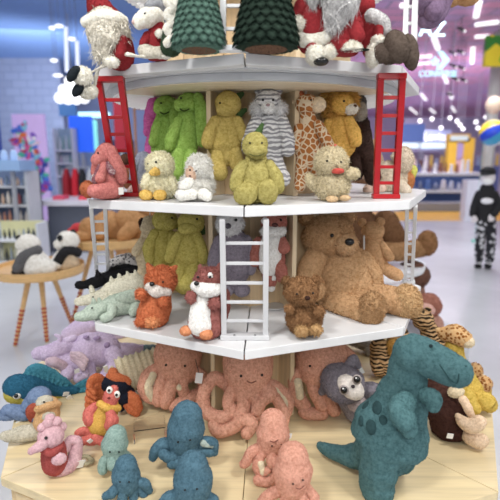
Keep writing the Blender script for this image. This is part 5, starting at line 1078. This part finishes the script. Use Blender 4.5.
octopus('large peach octopus plush, left one beside the ribbed crab shell', 178, 404,
    [T([(178, 342, 4, 20), (178, 354, 2, 23.5), (178, 364, 0, 22)], .85)],
    [[(162, 368, 0, 8), (150, 374, -4, 8.5), (145, 386, -8, 9), (150, 397, -10, 8), (160, 396, -10, 7)],
     [(166, 372, -8, 7.5), (160, 388, -12, 8), (158, 400, -14, 8)], [(176, 376, -12, 8), (170, 388, -14, 8.5), (166, 402, -16, 8.5)], [(186, 374, -10, 7.5), (182, 386, -14, 7), (186, 398, -14, 6.5)],
     [(192, 370, -4, 8), (200, 376, -8, 8.5), (204, 386, -8, 8), (197, 396, -10, 8)], [(196, 396, -14, 8), (184, 402, -18, 8), (174, 406, -18, 7)]],
    PE, [(166, 365, -20, 1.2), (185, 366, -20, 1.2)], suck=(0, 3), tl=1.2)
F = Toy('price_card', 'white paper card on a dark cord hanging beside the left large peach octopus', 'price card', 199, 378, y=-.49); F.ground = False
mb = MB(); mb.box((0, 0, 0), (.026, .003, .040), Matrix.Rotation(.15, 3, 'Y')); mesh_obj('card', mb, plain('#dcdcdc', .6), F.root); mb = MB(); mb.bar((0, 0, .02), (-.012, .03, .06), .0016); mesh_obj('cord', mb, plain('#2a2a2a', .7), F.root)
F3 = octopus('large peach octopus plush, right one with the grey owl-eyed plush on its arms', 318, 412,
    [T([(320, 344, 4, 22), (321, 354, 2, 25.5), (320, 364, 0, 24)], .85)],
    [[(302, 370, -2, 8), (295, 380, -6, 8.5), (297, 395, -8, 9), (304, 406, -10, 8.5)], [(312, 378, -10, 8), (316, 392, -12, 9), (322, 404, -14, 9)], [(322, 380, -10, 8), (328, 396, -12, 9), (334, 410, -14, 8)], [(338, 366, -2, 8), (350, 374, 4, 8), (356, 384, 4, 7)], [(304, 412, -14, 7), (310, 414, -14, 7.5), (322, 413, -12, 8)], [(342, 350, 6, 8), (354, 362, 8, 7), (358, 378, 8, 6)]],
    PE, [(310, 366, -21, 1.2)], suck=(0,), tl=1.2)
# grey owl-eyed plush
GO = fur('#817b86', '#5f5966', 110, .7)
F = Toy('owl_plush', 'grey plush with big dark eyes leaning on the right large peach octopus', 'plush toy', 352, 418, z=Z4)
F.part('body', GO, [T([(352, 396, -14, 15), (360, 406, -10, 17), (364, 412, -6, 15)])], tl=1.4); F.part('head', GO, [E(343, 383, -24, 21, 18, 17, -22)], tl=1.5); fc = F.part('face', fur('#dcd3cb', None, 120, .3), [E(349.5, 387, -34.5, 14.5, 10, 8.5, -35)], tl=.5)
for x, y, d in ((344, 390, -43.5), (357, 379.5, -42)):
    w = F.part('eye_ring', fur('#a59a98'), [E(x, y, d, 4.2, 4.8, 2)], noise_=0); F.eye(x, y, d-1.6, 3.2, parent=w); F.part('eye_glint', WHITE, [E(x-1, y-1.4, d-4.6, .8, .8)], noise_=0, parent=w)
F.part('nose', fur('#3c3438'), [E(353, 386.5, -44.5, 1.8, 1.5)], noise_=0); F.part('ear', GO, [T([(350, 364, -20, 5), (354, 359, -18, 4.5), (358, 365, -16, 4)], .6)], tl=1.2); F.part('ear', GO, [T([(324, 386, -18, 4), (322, 392, -18, 3.5)], .6)], tl=1.2)
F.part('arm', GO, [T([(360, 392, -14, 7), (370, 390, -16, 8), (378, 391, -16, 7)])], tl=1.4); F.part('body_front', fur('#b3a2a4', None, 110), [E(356, 402, -24, 9, 9, 8)], tl=1)
F.tagc(360, 368, -12, 4, 12, -30)
# small peach octopuses
PS2 = fur('#d2937a', '#a9684f', 100, .7)
octopus('small peach octopus plush with curled arms, in front of the large centre octopus', 270, 472, [T([(273, 422, 0, 13), (273, 434, -1, 16.5), (271, 442, -2, 14)])],
    [[(262, 446, -4, 6), (252, 452, -8, 6.5), (246, 462, -10, 6), (243, 464, -10, 5)], [(264, 450, -8, 6), (258, 462, -12, 6.5), (260, 472, -14, 6), (268, 470, -16, 5)], [(272, 450, -10, 6), (272, 462, -14, 6.5), (278, 466, -16, 5.5)], [(280, 448, -6, 6), (286, 456, -8, 6)], [(258, 480, -20, 5.5), (268, 482, -20, 6), (276, 476, -20, 6), (277, 469, -20, 5)]],
    PS2, [(272, 446, -17, .9), (281, 444, -15, .9)], suck=(1,), mouth=[(270, 441, -18), (274, 442, -18.5), (278, 440, -17)], tl=.9).tagc(290, 436, 0, 3.5, 5)
octopus('small peach octopus plush at the bottom edge, nearest to the viewer', 294, 510, [T([(293, 457, 0, 15), (293, 470, -1, 19), (292, 482, -2, 17)])],
    [[(280, 490, -4, 7), (268, 496, -8, 7), (262, 502, -8, 6)], [(288, 494, -10, 7), (284, 506, -12, 7)], [(300, 494, -10, 7), (306, 506, -12, 7)], [(306, 488, -4, 7), (314, 498, -6, 7)]], PS2, [(293, 484, -20, 1), (303, 480, -18, 1)], mouth=[(296, 488, -21), (300, 489, -20.5), (304, 486, -19)], tl=.9)
# teal octopuses
TE2 = fur('#456d80', '#2a4a5a', 100, .6); PADT = fur('#a8b8b0', None, 60, .8)
octopus('large teal octopus plush on a clear stand, left of the centre', 188, 466, [T([(187, 416, 0, 15), (186, 428, 0, 18.5), (184, 440, -1, 16.5)])],
    [[(176, 446, -2, 7), (164, 444, -4, 7.5), (156, 450, -6, 7), (153, 457, -6, 5)], [(178, 450, -8, 7), (172, 458, -12, 7), (163, 454, -12, 6)], [(184, 452, -10, 7.5), (180, 462, -14, 7.5), (172, 464, -16, 6)], [(192, 450, -10, 7), (194, 460, -12, 7)], [(198, 446, -4, 7), (206, 442, -6, 7), (214, 444, -6, 6), (214, 452, -6, 5)], [(200, 450, -6, 6.5), (210, 452, -8, 6)]],
    TE2, [(178, 442, -17.5, 1), (190, 440, -18, 1)], suck=(4,), pad=PADT, tl=.9)
octopus('teal octopus plush at the bottom edge, right of the small one', 192, 508, [T([(193, 466, 0, 15), (193, 478, 0, 19.5), (192, 492, -1, 18)])],
    [[(180, 494, -4, 7), (168, 498, -8, 7), (162, 504, -8, 6)], [(186, 500, -10, 7), (182, 510, -12, 7)], [(200, 498, -8, 7), (208, 508, -8, 7)], [(206, 494, -2, 6), (214, 500, -4, 6)]], TE2, [(185, 490, -20, 1), (197, 489, -20, 1)], pad=PADT, tl=.9)
octopus('small teal octopus plush at the bottom, next to the sage one', 128, 494, [T([(126, 466, 0, 11), (126, 475, 0, 14), (127, 482, -1, 13)])],
    [[(118, 486, -4, 6), (112, 493, -8, 6), (106, 496, -8, 5)], [(124, 490, -8, 6), (122, 499, -10, 6)], [(132, 488, -6, 6), (134, 498, -8, 6)], [(138, 482, -4, 6), (145, 484, -6, 6), (149, 490, -6, 5)], [(140, 488, -4, 5.5), (144, 496, -6, 5.5)]], TE2, [(120, 482, -14, .9), (129, 482, -15, .9)], pad=PADT, tl=.9)
SAG = fur('#86a39a', '#64827a', 120, .6)
octopus('small sage green octopus plush behind the small teal one', 116, 470, [T([(116, 436, 0, 10.5), (115, 444, 0, 13), (115, 451, -1, 11.5)])],
    [[(108, 456, -4, 5.5), (103, 463, -6, 6), (103, 470, -8, 5.5)], [(112, 458, -8, 5.5), (112, 466, -12, 6)], [(118, 457, -8, 5.5), (121, 463, -12, 5.5)], [(124, 454, -2, 5.5), (130, 460, -4, 5), (132, 468, -4, 4.5)]], SAG, [(110, 452, -12, .9), (119, 452, -12.5, .9)], pad=PADT, tl=.9)
# clear acrylic stands
def acr(label, px, py, w, h, dep):
    F = Toy('acrylic_stand', label, 'stand', px, py, z=Z4); m = plain('#ffffff', .02, trans=1, name='clear_acrylic'); s = F.s; mb = MB()
    mb.box((0, 0, h*s), (w*s, dep*s, 1.0*s)); mb.box((-w*s/2, 0, h*s/2+.0005), (1.0*s, dep*s, h*s-.001)); mb.box((w*s/2, 0, h*s/2+.0005), (1.0*s, dep*s, h*s-.001)); mesh_obj('clear_bridge', mb, m, F.root)
acr('clear acrylic riser between the large teal octopus and the left peach octopus', 150, 436, 30, 14, 22)
# t-rex
TX = fur('#3f696e', '#27464a', 85, .5)
F = Toy('dinosaur_plush', 'large teal tyrannosaur plush standing at the right front of the table', 'plush toy', 390, 486, z=Z4)
TB_ = F.part('body', TX, [T([(400, 392, 6, 20), (398, 408, 4, 28), (392, 425, 2, 36), (388, 440, 0, 37), (386, 446, 0, 30)], .82),
    T([(413, 353, 0, 17), (409, 366, 2, 18.5), (406, 382, 4, 19), (399, 398, 6, 23)], .85), E(413, 354, -2, 19, 19, 17),
    T([(418, 354, -4, 18), (434, 361, -10, 16.5), (448, 368, -16, 15.5), (456, 371, -20, 14.5)], .85),
    T([(372, 452, 6, 22), (356, 456, 10, 13), (340, 454, 14, 9), (326, 449, 18, 6.5), (320, 446, 20, 4.5)]),
    T([(384, 446, -12, 22), (379, 466, -16, 18.5), (377, 482, -18, 17), (378, 488, -20, 16)]),
    T([(400, 438, 10, 20), (402, 452, 12, 15), (402, 460, 12, 13)])], remesh=1.3, tl=.8, n=9000, noise_=.5)
for a, nm in (([(406, 402, -18, 10), (400, 410, -26, 12), (405, 420, -30, 12), (409, 428, -30, 9)], 'arm'), ([(426, 396, -8, 8), (433, 398, -12, 8.5), (433, 405, -12, 7)], 'arm')): F.part(nm, fur('#467276', '#2b4f53', 85, .5), [T(a, .8)], tl=.8)
F.eye(431, 346, -21.5, 1.7, mat=fur('#16282c')); 
add_patch(F, TB_, 'back_spot', fur('#234448', None, 90), [(377, 408, 5, 6), (366, 405, 3.5, 5), (371, 427, 5, 6), (383, 420, 3.5, 4), (361, 421, 3, 4.5)])
F.part('mouth_seam', fur('#1f4448'), [T([(440, 365, -35, .6), (450, 379, -36, .7), (457, 383, -37, .7), (459, 374, -41, .6)])], noise_=0); F.part('nostril', fur('#1f4448'), [E(466, 366, -38, 1, .7)], noise_=0)
# mammoth
F = Toy('mammoth_plush', 'dark brown mammoth plush with cream tusks lying behind the tyrannosaur', 'plush toy', 448, 434, z=Z4)
F.part('body', fur('#45261d', '#2a1410', 90, .8), [T([(438, 396, 6, 18), (448, 410, 4, 21), (450, 424, 0, 19)])], tl=2.2, n=3500, grav=.6); F.part('ear', TAN, [E(456, 392, -12, 8, 5.5, 5, 30)], tl=1); CT = fur('#e0c3a2', '#c2a07e', 110, .3)
F.part('tusk', CT, [T([(458, 416, -16, 3), (463, 422, -20, 5.5), (472, 426, -22, 7), (480, 422, -22, 6)])]); F.part('tusk', CT, [T([(466, 430, -10, 4), (470, 437, -14, 7), (478, 441, -16, 7), (482, 440, -16, 6)])]); F.part('trunk', CT, [T([(463, 400, -14, 4), (468, 408, -14, 4), (471, 416, -12, 3.5)])]); F.tagc(450, 436, -24, 6, 5, 10)
# yellow giraffe group
YG = fur('#c9a81e', '#a3830f', 100, .5); SP = fur('#c99b5a', '#dcc49a', 60, .6, 'spot', '#8a5424')
F = Toy('giraffe_plush', 'yellow giraffe plush with brown mottled curly head, behind the tyrannosaur\'s snout', 'plush toy', 474, 408, z=Z4)
F.part('head', SP, [T([(445, 334, 0, 7), (455, 334, -2, 10), (464, 339, -6, 8)])], tl=2); F.part('muzzle', TAN, [E(468, 342, -8, 6, 6)], tl=1); F.part('ear', SP, [T([(443, 332, 0, 4), (438, 330, 0, 3)])], tl=1.5); F.part('neck', YG, [T([(454, 344, 2, 8), (455, 360, 4, 10), (460, 378, 4, 12)])], tl=1)
F.part('body', YG, [T([(462, 378, 0, 13), (468, 392, 0, 15)])], tl=1); F.part('leg', YG, [T([(464, 388, -12, 8), (470, 402, -16, 8), (474, 407, -18, 7)])], tl=1); F.part('leg', YG, [T([(476, 398, -8, 8), (486, 402, -12, 9), (489, 404, -12, 8)])], tl=1)
F = Toy('leopard_plush', 'spotted cream and brown cub plush resting against the yellow giraffe\'s back', 'plush toy', 484, 398, z=Z4)
F.part('body', YG, [E(483, 391, 8, 8, 9)], tl=1); F.part('head', SP, [E(484, 384, 2, 7.5, 8)], tl=1.5)
F = Toy('leopard_plush', 'small spotted cub plush head peeking above the tyrannosaur\'s nose', 'plush toy', 474, 394, z=Z4)
F.part('body', SP, [E(475, 386, 14, 7, 11)], tl=1); F.part('head', SP, [E(475, 371, 10, 7, 8.5)], tl=1.5); F.part('muzzle', TAN, [E(471, 376, 2, 4, 4)], tl=1)
# tigers
TG = fur('#c9a06a', '#a57c48', 70, .6, 'stripe', '#1d1713')
F = Toy('tiger_plush', 'striped tiger plush with golden ruff sitting left behind the tyrannosaur\'s head', 'plush toy', 386, 376, z=Z4)
F.part('body', TG, [T([(380, 348, 0, 10), (383, 360, 0, 13), (385, 366, 0, 12)])], tl=1.5); F.part('ruff', fur('#c9962c', '#8a6218', 90, .6), [E(396, 348, -2, 9, 12)], tl=3, n=700); F.part('leg', TG, [T([(376, 362, -8, 6), (378, 370, -12, 6)])], tl=1)
F.part('head', TG, [E(398, 336, 4, 11, 10)], tl=1.5)
F = Toy('tiger_plush', 'striped tiger plush standing tall behind the tyrannosaur, head above its skull', 'plush toy', 430, 378, z=Z4)
F.part('body', TG, [T([(427, 326, 6, 8), (433, 342, 6, 11), (433, 362, 6, 13)])], tl=1.2); F.part('head', TG, [T([(418, 314, 4, 8), (423, 320, 4, 10.5)])], tl=1.5); F.part('ear', TG, [E(412, 311, 4, 3.5, 3.5)], tl=1); F.part('ear', TG, [E(428, 310, 6, 3.5, 3)], tl=1)
F = Toy('mouse_plush', 'small grey plush lying behind the right peach octopus under the shelf', 'plush toy', 360, 352, z=Z4)
F.part('body', fur('#8f8a88', None, 100), [T([(350, 338, 4, 7), (360, 341, 2, 8), (368, 346, 0, 6)])], tl=1); F.part('head', fur('#9a9592', None, 100), [E(370, 352, -6, 6, 5)], tl=1)
# ------------------------------------------------------------------ light and camera
def area(name, loc, tgt, size, power, col=(1, 1, 1), sy=None):
    l = bpy.data.lights.new(name, 'AREA'); l.energy = power; l.color = col; l.size = size
    if sy: l.shape = 'RECTANGLE'; l.size_y = sy
    o = bpy.data.objects.new(name, l); COL.objects.link(o); o.location = loc
    o.rotation_euler = (Vector(tgt)-Vector(loc)).to_track_quat('-Z', 'Y').to_euler(); return o
area('ceiling_lamp', (-1.3, -2.6, 3.9), (0, 0, .9), .55, 68, (1, .98, .95))
area('ceiling_lamp', (1.7, -1.9, 3.9), (0, 0, .9), .55, 68, (1, .98, .95))
area('ceiling_lamp', (.4, -4.5, 3.2), (0, 0, .9), 1.6, 56, (1, .98, .96))
area('ceiling_lamp', (.6, 2.6, 3.9), (0, .6, .8), 1.0, 42, (.95, .97, 1))
area('ceiling_lamp', (-3.2, 4.0, 4.3), (-2.5, 4.5, 0), 1.6, 84, (.93, .95, 1))
area('ceiling_lamp', (-5.5, 9.5, 4.2), (-6, 13, 1), 2, 104, (.85, .9, 1))
area('ceiling_lamp', (3.5, 6.0, 4.3), (3.5, 7, 0), 2, 150, (.95, .96, 1))
area('ceiling_lamp', (6, 14, 4.3), (6, 15, 0), 3, 273, (.97, .95, 1))
area('ceiling_lamp', (8, 24, 4.3), (8, 25, 0), 4, 390, (1, .95, 1))
area('added_uplight', (-5, 10, 2.6), (-6, 12, 4.5), 2.5, 72, (.8, .88, 1))  # unseen lamp added to wash the left ceiling in blue
area('added_uplight', (6.5, 14, 1.6), (6.5, 17, 4.5), 5, 120, (1, .86, .97))  # unseen lamp added to wash the right ceiling in pink
W = bpy.data.worlds.new('World'); bpy.context.scene.world = W; W.use_nodes = True
bg = W.node_tree.nodes['Background']; bg.inputs[0].default_value = (1, .985, .97, 1); bg.inputs[1].default_value = .58
cd = bpy.data.cameras.new('Camera'); cam = bpy.data.objects.new('Camera', cd); COL.objects.link(cam)
cam.location = CAM; cam.rotation_euler = (pi/2-PITCH, 0, 0); cd.sensor_width = 36; cd.lens = FPX/500*36; cd.clip_start = .05
cd.dof.use_dof = True; cd.dof.focus_distance = 1.6; cd.dof.aperture_fstop = 2.3
sc = bpy.context.scene; sc.camera = cam
sc.view_settings.view_transform = 'Standard'; sc.view_settings.look = 'None'; sc.view_settings.gamma = 1; sc.view_settings.exposure = -0.02
